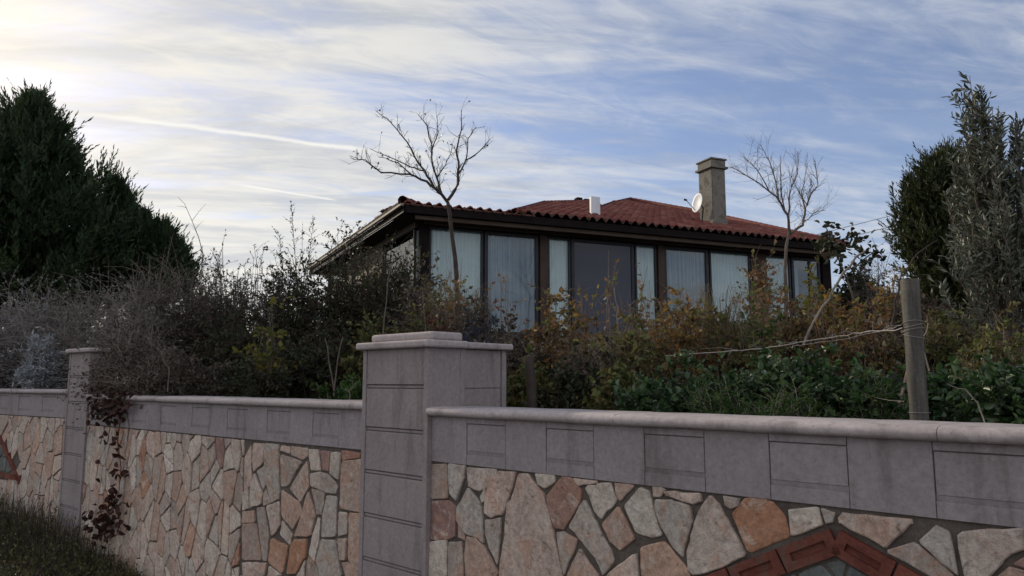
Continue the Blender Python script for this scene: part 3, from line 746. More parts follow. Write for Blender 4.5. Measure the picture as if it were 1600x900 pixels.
b = hbm(); b.box(.05, x_end + .05, -.16, -.035, zt_w + .02, zt_w + .115, .004)
b.box(e0 + .3, e1 - .1, EY + .10, EY + .17, ze - .30, ze - .205, .004)
b.done('eave_beam', M['beam'], house)
# left slanting eave with its gutter
def lx(y): return -SK * y
b = hbm()
def slab(b, xo0, xo1, y0, y1, z0, z1):               # box that follows the skewed side
    b.hexa([b.P(lx(y) + x, y, z) for x in (xo0, xo1) for y in (y0, y1) for z in (z0, z1)])
slab(b, e0 - .02, e0 + .02, EY, DEP, ze - .20, ze - .06); slab(b, e0 + .02, .1, EY + .1, DEP, ze - .22, ze - .205)
b.done('side_fascia', M['darkwood'], house)
b = hbm(); slab(b, e0 - .10, e0 - .03, EY - .02, DEP, ze - .065, ze - .015); slab(b, e0 - .035, e0 - .0205, EY, DEP, ze - .205, ze - .192); b.done('gutter', M['paint'], house)
b = hbm(); slab(b, -.11, .0, .2, DEP, FZ - 1.4, FZ + .25); slab(b, -.10, .0, .1, DEP, ze - .35, ze - .22); b.done('side_wall', M['wood'], house)
# posts of the front
POSTS = [(655, 669, 'darkwood'), (843, 855, 'wood'), (1028, 1037, 'wood'), (1175, 1196, 'wood'), (1284, 1297, 'darkwood')]
for p0, p1, mm in POSTS:
    b = hbm(); b.box(hl(p0, 440)[0], hl(p1, 440)[0], -.055, .10, FZ, zt_w + .004, .005); b.done('post', M[mm], house)
def curtain(x0, x1, y, z0, z1, m, parent, amp=.03, wl=.12, seed=0):
    rr = random.Random(seed); n = max(8, int((x1 - x0) / .012)); v = []; ph = rr.random() * 6
    for k in range(5):
        z = z0 + (z1 - z0) * k / 4
        for i in range(n + 1):
            x = x0 + (x1 - x0) * i / n; q = x / wl * 2 * math.pi + ph + .8 * math.sin(x * 3.1 + ph)
            v.append(tuple(HP(x, y + amp * (.75 + .45 * math.sin(x * 5.3 + ph)) * math.sin(q) * (1 - .15 * k / 4) + amp * .35 * math.sin(q * 2.3 + 1 + .3 * k), z)))
    idx = np.arange(5 * (n + 1)).reshape(5, n + 1)
    f = np.stack([idx[:-1, :-1], idx[:-1, 1:], idx[1:, 1:], idx[1:, :-1]], -1).reshape(-1, 4)
    return put('curtain', npmesh('curtain', v, f, smooth=True), m, parent)
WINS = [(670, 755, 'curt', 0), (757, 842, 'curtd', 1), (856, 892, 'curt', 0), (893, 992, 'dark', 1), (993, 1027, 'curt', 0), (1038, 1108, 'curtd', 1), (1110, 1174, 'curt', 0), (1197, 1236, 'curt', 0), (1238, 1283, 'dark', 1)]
for i, (p0, p1, kind, thick) in enumerate(WINS):
    x0, x1 = hl(p0, 440)[0] + .003, hl(p1, 440)[0] - .003; fw = .05 + .035 * thick; z0, z1 = FZ + .03, zt_w - .002
    b = hbm(); 
    b.box(x0, x0 + fw, .0, .06, z0, z1, .004); b.box(x1 - fw, x1, .0, .06, z0, z1, .004)
    b.box(x0 + fw, x1 - fw, .002, .058, z1 - fw, z1, .004); b.box(x0 + fw, x1 - fw, .002, .058, z0, z0 + fw + .05 * thick, .004)
    if i == 8: b.box(x0 + .62, x0 + .70, .004, .056, z0 + .1, z1 - fw)
    fr = b.done('window', M['frame'], house)
    b = hbm(); b.box(x0 + fw - .005, x1 - fw + .005, .025, .031, z0 + fw, z1 - fw + .005)
    if i == 3: b.done('pane', M['glassdark'], fr)
    else: b.done('pane', M['glass'], fr)
    if kind in ('curt', 'curtd'):
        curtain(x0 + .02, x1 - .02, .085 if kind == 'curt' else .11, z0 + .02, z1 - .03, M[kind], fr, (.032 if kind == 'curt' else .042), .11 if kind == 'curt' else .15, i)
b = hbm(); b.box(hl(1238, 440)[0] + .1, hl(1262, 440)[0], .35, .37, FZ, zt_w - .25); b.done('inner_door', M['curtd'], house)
# left side windows and panels
for k, (y0, y1, kind) in enumerate([(.25, 2.6, 'win'), (2.7, 4.0, 'panel'), (4.1, 4.5, 'white'), (4.6, 6.6, 'panel'), (6.7, 8.8, 'win')]):
    b = hbm()
    if kind == 'win':
        slab(b, -.07, -.01, y0, y0 + .07, FZ + .25, ze - .36); slab(b, -.07, -.01, y1 - .07, y1, FZ + .25, ze - .36); slab(b, -.069, -.011, y0 + .071, y1 - .071, FZ + .25, FZ + .33)
        fr = b.done('window', M['frame'], house)
        b = hbm(); slab(b, -.045, -.04, y0 + .06, y1 - .06, FZ + .3, ze - .36); b.done('pane', M['glass'], fr)
        b = hbm(); slab(b, .03, .04, y0 + .02, y1 - .02, FZ + .27, ze - .37); b.done('curtain', M['curt'], fr)
    else:
        slab(b, -.08, -.03, y0, y1, FZ + .25, ze - .36); b.done('side_panel', M['wood'] if kind == 'panel' else M['paint'], house)
    b = hbm(); slab(b, -.10, .0, y1 + .01, y1 + .09, FZ + .25, ze - .355); b.done('post', M['beam'], house)

# roof -------------------------------------------------------------
PT = R(18.5)
def on_roof(px, py, lift=0.0):
    r = ray(px, py); o_ = Vector((0, 0, EYE)); n_ = -hy_ * math.sin(PT) + UZ * math.cos(PT); p0 = HP(0, EY, ze + lift)
    t = (p0 - o_).dot(n_) / r.dot(n_); P = o_ + r * t; d = P - H0
    return d.dot(hx_), (d.dot(hy_) - EY) / math.cos(PT)                 # x, distance up the slope
outl = [on_roof(*p) for p in ((797, 331), (850, 319.5), (925, 316.5), (940, 326), (958, 319), (985, 312), (1090, 331), (1318, 376))]
print('roof outline', [(round(a, 2), round(b_, 2)) for a, b_ in outl])
def rp(x, s, lift=0.0):
    return HP(x, EY + s * math.cos(PT) - lift * math.sin(PT), ze + s * math.sin(PT) + lift * math.cos(PT))
outl = [(outl[0][0], 0), *outl[1:-1], (e1, 0)]
bm = bmesh.new()
top = [bm.verts.new(rp(x, s, -.075)) for x, s in outl]; bot = []
bk = []
for x, s in outl:                                   # far slopes fall behind the ridges
    yy = EY + s * math.cos(PT); bk.append(bm.verts.new(HP(x + (0 if s < .01 else 0), DEP + .5, ze - .0)))
bm.faces.new(top)
for i in range(len(outl) - 1):
    try: bm.faces.new((top[i], top[i + 1], bk[i + 1], bk[i]))
    except ValueError: pass
bm.faces.new(bk[::-1] + []) if False else None
for i in range(len(outl) - 1): pass
me = bpy.data.meshes.new('roof'); bm.to_mesh(me); bm.free(); roof = put('roof', me, M['tile'], house)
def tile_field(poly, x0, x1, smax, pitch, name, parent, lift=.02, y_e=EY, z_e=None, cw=.235, rh=.36, m='tile'):
    z_e = ze if z_e is None else z_e; v = []; f = []; hu = []; cp, sp = math.cos(pitch), math.sin(pitch)
    nx = int((x1 - x0) / cw) + 1; nr = int(smax / rh) + 1; K = 7
    for i in range(nx):
        for j in range(-0, nr):
            cx = x0 + (i + .5) * cw; s0 = j * rh - .05
            if poly and not (inside(poly, cx, max(s0 + rh * .5, .02))): continue
            if cx < e0 - SK * (y_e + s0 + rh) + .02: continue
            h0 = RNG.random() * .85; jit = RNG.normal(0, .008, 2); hs = 1 + RNG.normal(0, .04)
            s1 = s0 + rh + .05; base_i = len(v)
            # barrel over pan: one wave of the pantile, front end lifted
            for ss, lf in ((s0, .045), (s0 + .001, .042), (s1, .006)):
                for k in range(K):
                    a = k / (K - 1); xx = cx - cw * .5 + cw * 1.04 * a + jit[0]
                    hgt = (.030 + .058 * math.sin(math.pi * min(a / .62, 1)) if a < .62 else .030 - .045 * math.sin(math.pi * (a - .62) / .38)) * hs
                    l = lift + hgt + (lf - .03) if ss != s0 else lift + hgt - .016
                    v.append(tuple(HP(xx, y_e + ss * cp - l * sp, z_e + ss * sp + l * cp)))
            for r_ in range(2):
                for k in range(K - 1):
                    q = base_i + r_ * K + k; f.append((q, q + 1, q + 1 + K, q + K)); hu.append(h0 if k < 3 else .99)  # pan faces near black: dirt plus shade between the ribs, in the colour
    return put(name, npmesh(name, v, f, hu, smooth=False), M[m], parent)
tile_field(outl, outl[0][0], e1 + .05, max(s for _, s in outl) + .3, PT, 'roof_tiles', roof)
# low pitched part over the veranda, seen edge on
lowr = hbm(); lp = R(7); 
P8 = [lowr.P(x if yy == EY else x + .2, yy, ze + z + (yy - EY) * math.tan(lp)) for x in (e0 - .02, outl[0][0] + .5) for yy in (EY, 3.0) for z in (-.03, .0)]
lowr.hexa(P8); lo_o = lowr.done('veranda_roof', M['tile'], house)
tile_field(None, e0 + .0, outl[0][0] + .1, 2.4, lp, 'roof_tiles', lo_o, -.028)
def ridge(pts, name='ridge_tile', r=.10):
    tb = TB(); 
    for p, q in zip(pts, pts[1:]):
        L = (q - p).length; n = max(1, int(L / .34))
        for k in range(n):
            a = p + (q - p) * (k / n); c_ = p + (q - p) * ((k + 1.12) / n)
            tb.line([a, a + (c_ - a) * .5, c_], r * 1.0, r * .82, 9)
    return tb
rp_ = [rp(x, s, .02) for x, s in outl]
t_ = ridge(rp_); t_.done('ridge_tiles', M['tile'], roof)
corner = HP(e0 - .02, EY, ze + .045); t_ = ridge([corner, HP(e0 + 1.0, EY + 1.3, ze + .19)], r=.11); t_.done('ridge_tiles', M['tile'], lo_o)
t_ = ridge([HP(e0 - .05 + lx(EY), EY, ze + .02), HP(e0 - .05 + lx(DEP), DEP, ze + .02)], r=.05); t_.done('verge', M['barkdark'], lo_o)

def proj_x(P):
    return 800 + F * P.x / (CP * P.y + SP * (P.z - EYE))
# chimney on the front slope
cxl, csl = on_roof(1097, 352); cxr, _ = on_roof(1137, 356); 
cy = EY + csl * math.cos(PT); czb = rp(0, csl).z - .3
cw0 = hl(1113, 300, cy)[0]; cw1 = hl(1134, 300, cy)[0]
zcap = hl(1113, 262, cy)[1]; ztp = hl(1113, 246, cy)[1]
print('chimney', cw0, cw1, cy, czb, zcap, ztp)
b = hbm(); cd = min((abs(proj_x(HP(cw0, cy + q, 5.5)) - 1095), q) for q in np.linspace(.1, 2, 96))[1]; print('chim', cw1 - cw0, cd)
b.box(cw0, cw1, cy, cy + cd, czb, zcap, .02, 2); ch = b.done('chimney', M['chimney'], roof)
b = hbm(); b.box(cw0 - .03, cw1 + .03, cy - .05, cy + cd + .03, czb, czb + .50, .03, 2); b.done('chimney_flashing', M['chimney'], ch)
b = hbm(); b.box(cw0 - .07, cw1 + .07, cy - .07, cy + cd + .07, zcap, zcap + .07, .012, 2); b.box(cw0 - .015, cw1 + .015, cy - .015, cy + cd + .015, zcap + .071, ztp - .05, .01, 1)
b.box(cw0 - .05, cw1 + .05, cy - .05, cy + cd + .05, ztp - .049, ztp, .012, 2); b.done('chimney_cap', M['chimney'], ch)
# white duct and ridge vents
dx0, ds0 = on_roof(924, 339); dy = EY + ds0 * math.cos(PT); dxa = hl(924, 320, dy)[0]; dxb = hl(938, 320, dy)[0]
b = hbm(); b.box(dxa, dxb, dy, dy + .10, rp(0, ds0).z - .1, hl(930, 307, dy)[1], .01, 2); b.done('vent_duct', M['white'], roof)
b = hbm(); zq = rp(0, outl[2][1]).z; yq = EY + outl[2][1] * math.cos(PT)
q0 = hl(900, 315, yq)[0]; b.box(q0, q0 + .22, yq - .1, yq + .15, zq - .05, zq + .12, .02, 2); b.box(q0 + .30, q0 + .75, yq - .1, yq + .3, zq - .05, zq + .10, .03, 2)
b.done('ridge_vent', M['darkwood'], roof)
# satellite dish, a thing of its own
dsx = hl(1090, 318, cy + .35)[0]; dz = hl(1090, 318, cy + .35)[1]
dish = thing('satellite_dish', HP(dsx + .1, cy + .4, rp(0, csl).z + .1), 'round white satellite dish on the red roof, half hidden by the chimney', 'satellite dish')
bm = bmesh.new(); rings = []; rd = .27
dn = (Vector((-.95, -.30, .15))).normalized(); da = dn.cross(UZ).normalized(); db = dn.cross(da)
C0 = HP(dsx, cy + .3, dz)
for back in (0, 1):
    for k in range(7):
        rr = rd * k / 6
        rings.append([bm.verts.new(C0 + da * rr * math.cos(a * math.pi / 14) + db * rr * 1.08 * math.sin(a * math.pi / 14) + dn * (.22 * (rr / rd) ** 2 * rd - back * .012)) for a in range(28)])
for h_ in (0, 7):
    for k in range(6):
        for a in range(28): 
            try: bm.faces.new((rings[h_ + k][a], rings[h_ + k][(a + 1) % 28], rings[h_ + k + 1][(a + 1) % 28], rings[h_ + k + 1][a])).smooth = True
            except ValueError: pass
for a in range(28): bm.faces.new((rings[6][a], rings[6][(a + 1) % 28], rings[13][(a + 1) % 28], rings[13][a]))
bmesh.ops.remove_doubles(bm, verts=bm.verts[:], dist=.0005); bmesh.ops.recalc_face_normals(bm, faces=bm.faces[:])
me = bpy.data.meshes.new('reflector'); bm.to_mesh(me); bm.free(); put('reflector', me, M['white'], dish)
tb = TB(); tb.line([C0 - dn * .02, C0 - dn * .15 - UZ * .1, HP(dsx + .15, cy + .4, rp(0, csl).z + .05)], .02, .02); tb.done('mount', M['frame'], dish)
tb = TB(); tb.line([C0 - db * rd * .9 * (1 if db.z > 0 else -1) + dn * .08, C0 + dn * .42], .010, .010); tb.line([C0 + dn * .40, C0 + dn * .48], .03, .03, 8); tb.done('feed_arm', M['frame'], dish)

# ------------------------------------------------------------------ plants
def plant_things(name, base, label, cat, group): return thing(name, base, label, cat, group)
def shrub(name, px, top, D, hw, leaf, stem, label, cat='shrub', group=None, n=40, tw=9, lf=9, ln=.045, wd=.55, spread=.5, up=.4, six=False, droop=.15, sr=.007, base_dz=0, twl=.22, lean=(0, 0), low=.25, seed=None, bare=0.0, minh=.45, bald=.15):
    """px, top: where its tip shows; D: distance; hw: half width in the same units"""
    P = at(px, top, D); sc = D / F; rad = hw * sc; gz0 = gz(P.x, P.y) + base_dz; h = max(P.z - gz0, .15)
    base = Vector((P.x - lean[0], P.y - lean[1], gz0)); t = thing(name, base, label, cat, group)
    r = RNG; k = 7; tt = np.linspace(0, 1, k)
    ang = r.random(n) * 2 * np.pi; q = np.sqrt(r.random(n)); hh = h * (minh + (1.0 - minh) * r.random(n)) * (1 - .35 * q ** 2)
    tip = np.stack([base.x + lean[0] + rad * q * np.cos(ang), base.y + lean[1] + rad * q * np.sin(ang), gz0 + hh], 1)
    tip[0] = (P.x, P.y, P.z)
    b0 = np.stack([base.x + rad * spread * q * np.cos(ang), base.y + rad * spread * q * np.sin(ang), np.full(n, gz0 - .05)], 1)
    mid = (b0 + tip) / 2 + r.normal(0, rad * .18, (n, 3)); mid[:, 2] += .08 * h
    pts = ((1 - tt)[None, :, None] ** 2) * b0[:, None] + 2 * (tt * (1 - tt))[None, :, None] * mid[:, None] + (tt ** 2)[None, :, None] * tip[:, None]
    pts[:, 1:] += r.normal(0, .012 * h, pts[:, 1:].shape)
    tb = TB(); tb.add(pts, np.linspace(sr, sr * .35, k)[None], 5)
    # twigs
    m = n * tw; si = np.repeat(np.arange(n), tw); t0 = low + (1 - low) * r.random(m); fi = t0 * (k - 1); i0 = np.minimum(fi.astype(int), k - 2); fr = (fi - i0)[:, None]
    p0 = pts[si, i0] * (1 - fr) + pts[si, i0 + 1] * fr; tg = unit(pts[si, i0 + 1] - pts[si, i0])
    d = unit(tg * .55 + unit(r.normal(size=(m, 3))) * .9 + np.array([0, 0, .15])); L = twl * h * (.4 + r.random(m))[:, None]
    L = np.minimum(L, .55)
    q1 = p0 + d * L * .5; q2 = p0 + d * L + np.array([0, 0, -1]) * L * droop
    tp = np.stack([p0, q1, q2], 1); tb.add(tp, np.linspace(sr * .4, sr * .18, 3)[None], 3)
    tb.done('stems', M[stem], t)
    if lf:
        mm = m * lf; ti = np.repeat(np.arange(m), lf); a = r.random(mm)[:, None]
        pos = np.where(a < .5, tp[ti, 0] + (tp[ti, 1] - tp[ti, 0]) * a * 2, tp[ti, 1] + (tp[ti, 2] - tp[ti, 1]) * (a * 2 - 1))
        dd = unit(d[ti] * .5 + unit(r.normal(size=(mm, 3))))
        keep = (r.random(mm) > bare) & ~(r.random(m) < bald)[ti]
        pos, dd = pos[keep], dd[keep]; s_ = (.45 + 1.1 * r.random(len(pos)) ** 1.3)
        clump = np.repeat(r.random(m), lf)[keep]; hue = np.clip(clump * .75 + r.random(len(pos)) * .35 - .05, 0, .999)
        leafobj('foliage', pos, dd, ln * s_, ln * wd * s_, M[leaf], t, up, six, hue)
    return t

def bare_tree(name, D, trunk, limbs, label, r0, m, twn=5, seed=3, leafm=None, tl=(.10, .34), depthj=.5):
    rr = random.Random(seed)
    def P3(p, y): return at(p[0], p[1], y)
    b0 = P3(trunk[0], D); base = Vector((b0.x, b0.y, gz(b0.x, b0.y)))
    t = thing(name, base, label, 'tree', 'bare young trees in front of the house')
    tb = TB(); pts = [Vector((base.x + .03, base.y, base.z - .1))] + [P3(p, D) for p in trunk]
    tb.line(pts, r0, r0 * .62, 9); tb.done('trunk', M[m], t)
    tb = TB(); segs = []
    for (ra, rb, dy, L) in limbs:
        n = len(L); ps = []
        for i, p in enumerate(L):
            ps.append(P3(p, D + dy[0] + (dy[1] - dy[0]) * i / (n - 1)))
        # resample with a slight kink so no limb is a ruler line
        out = []
        for a, b_ in zip(ps, ps[1:]):
            for k in range(3): out.append(a + (b_ - a) * k / 3 + Vector([rr.gauss(0, .007) for _ in range(3)]) * (k > 0))
        out.append(ps[-1]); tb.line(out, ra * r0, rb * r0, 7)
        for i in range(2, len(out)):
            segs.append((out[i - 1], out[i], ra * r0 + (rb - ra) * r0 * i / len(out)))
    tw = []; tips = []
    for a, b_, rad in segs:
        for _ in range(twn):
            if rr.random() < .30: continue
            s = rr.random(); p = a + (b_ - a) * s; d = (b_ - a).normalized()
            nd = (d * .7 + Vector((rr.gauss(0, .6), rr.gauss(0, .6), rr.gauss(.25, .35)))).normalized(); L = rr.uniform(*tl)
            p1 = p + nd * L * .5 + Vector([rr.gauss(0, .01) for _ in range(3)]); p2 = p + nd * L + Vector((0, 0, .25 * L * .3))
            tw.append((p, p1, p2, min(rad * .45, .0042)))
            for q in range(rr.choice((1, 2, 3))):
                s = rr.uniform(.3, 1); pp = p + (p2 - p) * s; nn = (nd * .7 + Vector((rr.gauss(0, .5), rr.gauss(0, .5), rr.gauss(.3, .4)))).normalized(); l2 = L * rr.uniform(.3, .7)
                tw.append((pp, pp + nn * l2 * .5 + Vector([rr.gauss(0, .006) for _ in range(3)]), pp + nn * l2, min(rad * .3, .0026))); tips.append(pp + nn * l2)
    A = np.array([[tuple(a), tuple(b_), tuple(c_)] for a, b_, c_, _ in tw]); ra = np.array([[x[3], x[3] * .8, x[3] * .45] for x in tw])
    tb.add(A, ra, 4); tb.done('branches', M[m], t)
    if leafm:
        pk = [p for p in tips if rr.random() < .16]
        leafobj('dead_leaves', np.array([tuple(p) for p in pk]), RNG.normal(size=(len(pk), 3)) + np.array([0, 0, -1]), .05, .028, M[leafm], t)
    return t
def z4(L): return [(400 + x / 2.25, 150 + y / 2.25) for x, y in L]
def z6(L): return [(1050 + x / 2.5, 200 + y / 2.5) for x, y in L]
bare_tree('bare_tree', 10.5, z4([(712, 800), (705, 640), (700, 570), (690, 500), (682, 420), (674, 372)]),
    [(.62, .10, (0, -.5), z4([(673, 372), (640, 335), (600, 300), (540, 275), (440, 270), (385, 225), (350, 215)])),
     (.50, .10, (0, .4), z4([(645, 340), (600, 280), (570, 235), (530, 160), (480, 100), (420, 50)])),
     (.45, .10, (0, .2), z4([(655, 350), (640, 300), (620, 240), (618, 170), (600, 100), (570, 65)])),
     (.25, .09, (.1, -.3), z4([(619, 190), (640, 130), (635, 70)])),
     (.30, .09, (.1, .5), z4([(590, 262), (545, 250), (470, 215), (400, 185)])),
     (.30, .09, (.1, .3), z4([(545, 275), (500, 235), (430, 215)])),
     (.62, .12, (0, .4), z4([(676, 365), (710, 310), (713, 250), (705, 190), (722, 120), (722, 50)])),
     (.35, .10, (.2, .5), z4([(711, 275), (740, 225), (790, 190), (825, 150)])),
     (.25, .09, (.2, -.2), z4([(738, 228), (745, 150), (775, 110)])),
     (.22, .09, (0, -.3), z4([(635, 285), (665, 245), (690, 180)]))],
    'taller leafless young tree with wide crooked crown in front of the house\'s near corner', .040, 'barkdark', 3, 3, 'g_brown', (.08, .24))
bare_tree('bare_tree', 13.0, z6([(446, 760), (446, 640), (441, 560), (447, 460), (458, 405)]),
    [(.7, .12, (0, -.4), z6([(458, 405), (452, 340), (410, 270), (340, 215), (230, 150)])),
     (.4, .10, (0, .5), z6([(415, 278), (400, 190), (380, 130), (345, 65)])),
     (.45, .10, (0, .3), z6([(453, 345), (460, 250), (490, 180), (492, 90)])),
     (.35, .10, (0, -.3), z6([(440, 318), (425, 230), (425, 110)])),
     (.7, .14, (0, .4), z6([(462, 412), (512, 380), (520, 320), (542, 260), (570, 220), (558, 140)])),
     (.35, .10, (.1, .4), z6([(521, 320), (505, 250), (530, 150)])),
     (.3, .10, (.1, -.4), z6([(380, 248), (330, 160), (285, 120)])),
     (.25, .09, (.2, .4), z6([(528, 300), (490, 240), (455, 170)])), (.2, .09, (.2, .4), z6([(340, 216), (300, 190), (240, 170)])),
     (.25, .09, (.2, .4), z6([(516, 365), (560, 330), (600, 322)]))],
    'smaller leafless young tree with upright twiggy crown near the chimney end of the roof', .038, 'bark', 4, 7, None, (.14, .42))

def conifer(name, px, top, D, env, label, leafm, nb_=120, per=42, nb=15, bl=.17, seed=2, group=None, trunk_r=.16, cat='tree', rise=.75, clump=.20, off=0):
    """env: (pixel y, half width in pixels) from the tip down; boughs climb from the trunk to the envelope and carry sprays"""
    r = np.random.default_rng(seed); P = at(px, top, D); sc = D / F
    base = Vector((P.x, P.y, gz(P.x, P.y))); t = thing(name, base, label, cat, group)
    hgt = P.z - base.z; tb = TB()
    tb.line([base - UZ * .2, base + UZ * hgt * .3 + Vector((.05, 0, 0)), base + UZ * hgt * .6, Vector((P.x, P.y, P.z - (env[0][0] - top) * D / F))], trunk_r, .012, 9)
    ys = np.array([e[0] for e in env], float); ws = np.array([e[1] for e in env], float) * sc
    zs = P.z - (ys - top) * sc
    u = (np.arange(nb_) + r.random(nb_)) / nb_; cdf = np.cumsum(ws + .12 * ws.max()); 
    zt = np.interp(u, (cdf - cdf[0]) / (cdf[-1] - cdf[0]), zs); a = r.random(nb_) * 2 * np.pi
    wt = np.interp(-zt, -zs, ws) * (.52 + .60 * r.random(nb_))
    tip = np.stack([P.x + wt * np.cos(a), P.y + wt * np.sin(a), zt + .12 * r.random(nb_)], 1)
    zr = np.maximum(zt - wt * rise * (.7 + .6 * r.random(nb_)), base.z + .3); root = np.stack([np.full(nb_, P.x), np.full(nb_, P.y), zr], 1)
    mid = (root + tip) / 2 + np.stack([np.cos(a) * wt * .12, np.sin(a) * wt * .12, -.10 * wt], 1)
    k = 6; tt = np.linspace(0, 1, k); bp = ((1 - tt)[None, :, None] ** 2) * root[:, None] + 2 * (tt * (1 - tt))[None, :, None] * mid[:, None] + (tt ** 2)[None, :, None] * tip[:, None]
    tb.add(bp, np.linspace(.035, .006, k)[None], 5); tb.done('trunk', M['barkdark'], t)
    n = nb_ * per; bi = np.repeat(np.arange(nb_), per); v = 1 - (.80 * r.random(n) ** 1.25); fi = v * (k - 1); i0 = np.minimum(fi.astype(int), k - 2); fr = (fi - i0)[:, None]
    c = bp[bi, i0] * (1 - fr) + bp[bi, i0 + 1] * fr; tg = unit(bp[bi, i0 + 1] - bp[bi, i0])
    sp = clump * (.35 + 1.2 * (1 - v))[:, None] * np.minimum(1, wt[bi] / .6 + .25)[:, None]
    c = c + r.normal(size=(n, 3)) * sp
    ax = unit(tg * .55 + np.array([0, 0, .55]) + r.normal(0, .28, (n, 3))); L = (.16 + .2 * r.random(n)) * np.where(v > .90, 1.75, 1.0) * bl / .17
    i = np.repeat(np.arange(n), nb); q = np.tile((np.arange(nb) + .5) / nb, n)
    pos = c[i] + ax[i] * (L[i] * q)[:, None]
    side = unit(np.cross(ax[i], r.normal(size=(n * nb, 3)))); d = ax[i] * .9 + side * (.75 * (1 - q) + .12)[:, None]
    ln = bl * .9 * (1.05 - .55 * q) * (.8 + .4 * r.random(n * nb)); hue = np.clip(np.repeat(np.repeat(r.random(nb_), per) * .5 + r.random(n) * .3, nb) + r.random(n * nb) * .2, 0, .999)
    leafobj('crown', pos, d, ln, ln * .26, M[leafm], t, .2, False, hue)
    return t
GC = 'dark conifers behind the wall'
conifer('conifer', 60, 140, 14, [(172, 2), (195, 22), (225, 48), (255, 76), (285, 98), (320, 122), (355, 140), (390, 148), (425, 152), (455, 146), (485, 120)], 'large dense dark green conifer, the tallest pointed one at the left edge', 'g_pine', 190, 46, 14, .17, 4, GC)
conifer('conifer', -22, 158, 15.5, [(190, 3), (215, 36), (250, 66), (300, 96), (360, 110), (430, 112), (480, 100)], 'dark green conifer cut off by the left edge, behind the tallest one', 'g_pine', 110, 40, 13, .18, 9, GC)
conifer('conifer', 186, 285, 15.0, [(300, 2), (325, 12), (350, 24), (380, 34), (420, 42), (460, 44)], 'dark green conifer shouldering out on the right side of the tallest one', 'g_pine', 70, 34, 14, .17, 17, GC)
conifer('conifer', 256, 354, 15, [(368, 2), (385, 18), (405, 30), (430, 38), (460, 42)], 'small low dark conifer, rightmost of the left hand conifers', 'g_pine', 60, 34, 14, .16, 6, GC)
conifer('conifer', 226, 336, 15.8, [(350, 2), (370, 12), (395, 24), (425, 34), (460, 38)], 'narrow low dark conifer tucked between the tallest conifer and the small one', 'g_pine', 50, 32, 14, .16, 16, GC)
conifer('cypress', 1480, 240, 9.5, [(262, 3), (275, 26), (292, 50), (315, 62), (350, 70), (390, 72), (430, 68), (470, 56), (500, 44)], 'bushy yellow green cypress standing behind the olive tree', 'g_cyp', 170, 36, 13, .105, 5, None, .1, 'tree', .8, .16)

def olive(px, top, D, label):
    r = np.random.default_rng(3); P = at(px, top, D); base = Vector((P.x + .12, P.y, gz(P.x, P.y))); t = thing('olive_tree', base, label, 'tree')
    sc = D / F; env_y = np.array([118, 150, 185, 215, 260, 320, 400, 480, 560, 640]); env_w = np.array([2, 10, 26, 44, 66, 88, 100, 104, 98, 80]) * sc
    zsv = P.z - (env_y - top) * sc; cx = at(1572, 400, D).x
    n = 118; k = 8; tt = np.linspace(0, 1, k); z1 = base.z + .6 + (P.z - base.z - .75) * r.random(n) ** .8; ww = np.interp(-z1, -zsv, env_w)
    a = r.random(n) * 2 * np.pi; q = np.sqrt(r.random(n)) * .95
    axx = np.interp(z1, [base.z, P.z - .4, P.z], [cx, cx - .02, P.x])
    tip = np.stack([axx + ww * q * np.cos(a), base.y + ww * q * np.sin(a), z1], 1); tip[0] = tuple(P); tip[1] = tuple(at(1497, 155, D)); tip[2] = tuple(at(1560, 165, D + .1)); tip[3] = tuple(at(1588, 205, D - .1)); tip[4] = tuple(at(1545, 190, D - .1))
    zb = base.z + (tip[:, 2] - base.z) * (.12 + .3 * r.random(n)); b0 = np.stack([base.x + (zb - base.z) * .02 + r.normal(0, .02, n), base.y + r.normal(0, .02, n), zb], 1)
    mid = b0 * .5 + tip * .5 + np.stack([(tip[:, 0] - b0[:, 0]) * .28, (tip[:, 1] - b0[:, 1]) * .28, -.10 * np.ones(n)], 1)
    pts = ((1 - tt)[None, :, None] ** 2) * b0[:, None] + 2 * (tt * (1 - tt))[None, :, None] * mid[:, None] + (tt ** 2)[None, :, None] * tip[:, None]
    pts[:, 1:-1] += r.normal(0, .012, pts[:, 1:-1].shape)
    tb = TB(); tb.line([base - UZ * .1, base + UZ * .6, base + UZ * 1.2 + Vector((-.02, 0, 0)), base + UZ * 1.6], .045, .015, 9); tb.done('trunk', M['barkpale'], t)
    tb = TB(); tb.add(pts, np.linspace(.006, .0018, k)[None], 5)
    tw = 8; m = n * tw; si = np.repeat(np.arange(n), tw); t0 = .3 + .7 * r.random(m); fi = t0 * (k - 1); i0 = np.minimum(fi.astype(int), k - 2); fr = (fi - i0)[:, None]
    p0 = pts[si, i0] * (1 - fr) + pts[si, i0 + 1] * fr; tg = unit(pts[si, i0 + 1] - pts[si, i0]); d = unit(tg * .8 + r.normal(0, .45, (m, 3)) + np.array([0, 0, .5])); L = (.08 + .17 * r.random(m))[:, None]
    L[si < 5] *= .5
    tp = np.stack([p0, p0 + d * L * .5, p0 + d * L], 1); tb.add(tp, np.array([[.0028, .0022, .0014]]), 4); tb.done('branches', M['bark'], t)
    lf = 11; i = np.repeat(np.arange(m), lf); u = np.tile(np.arange(lf) / (lf - 1), m)[:, None]
    pos = p0[i] + d[i] * L[i] * u; sd_ = unit(np.cross(d[i], r.normal(size=(m * lf, 3)))); dd = unit(d[i] * .8 + sd_ * .75)
    ln = .042 + .028 * r.random(m * lf); v = leafobj('crown', pos, dd, ln, ln * .27, M['g_olive'], t, .3, True); return t
olive(1515, 118, 5.0, 'tall narrow olive tree with grey green leaves beyond the wooden post')

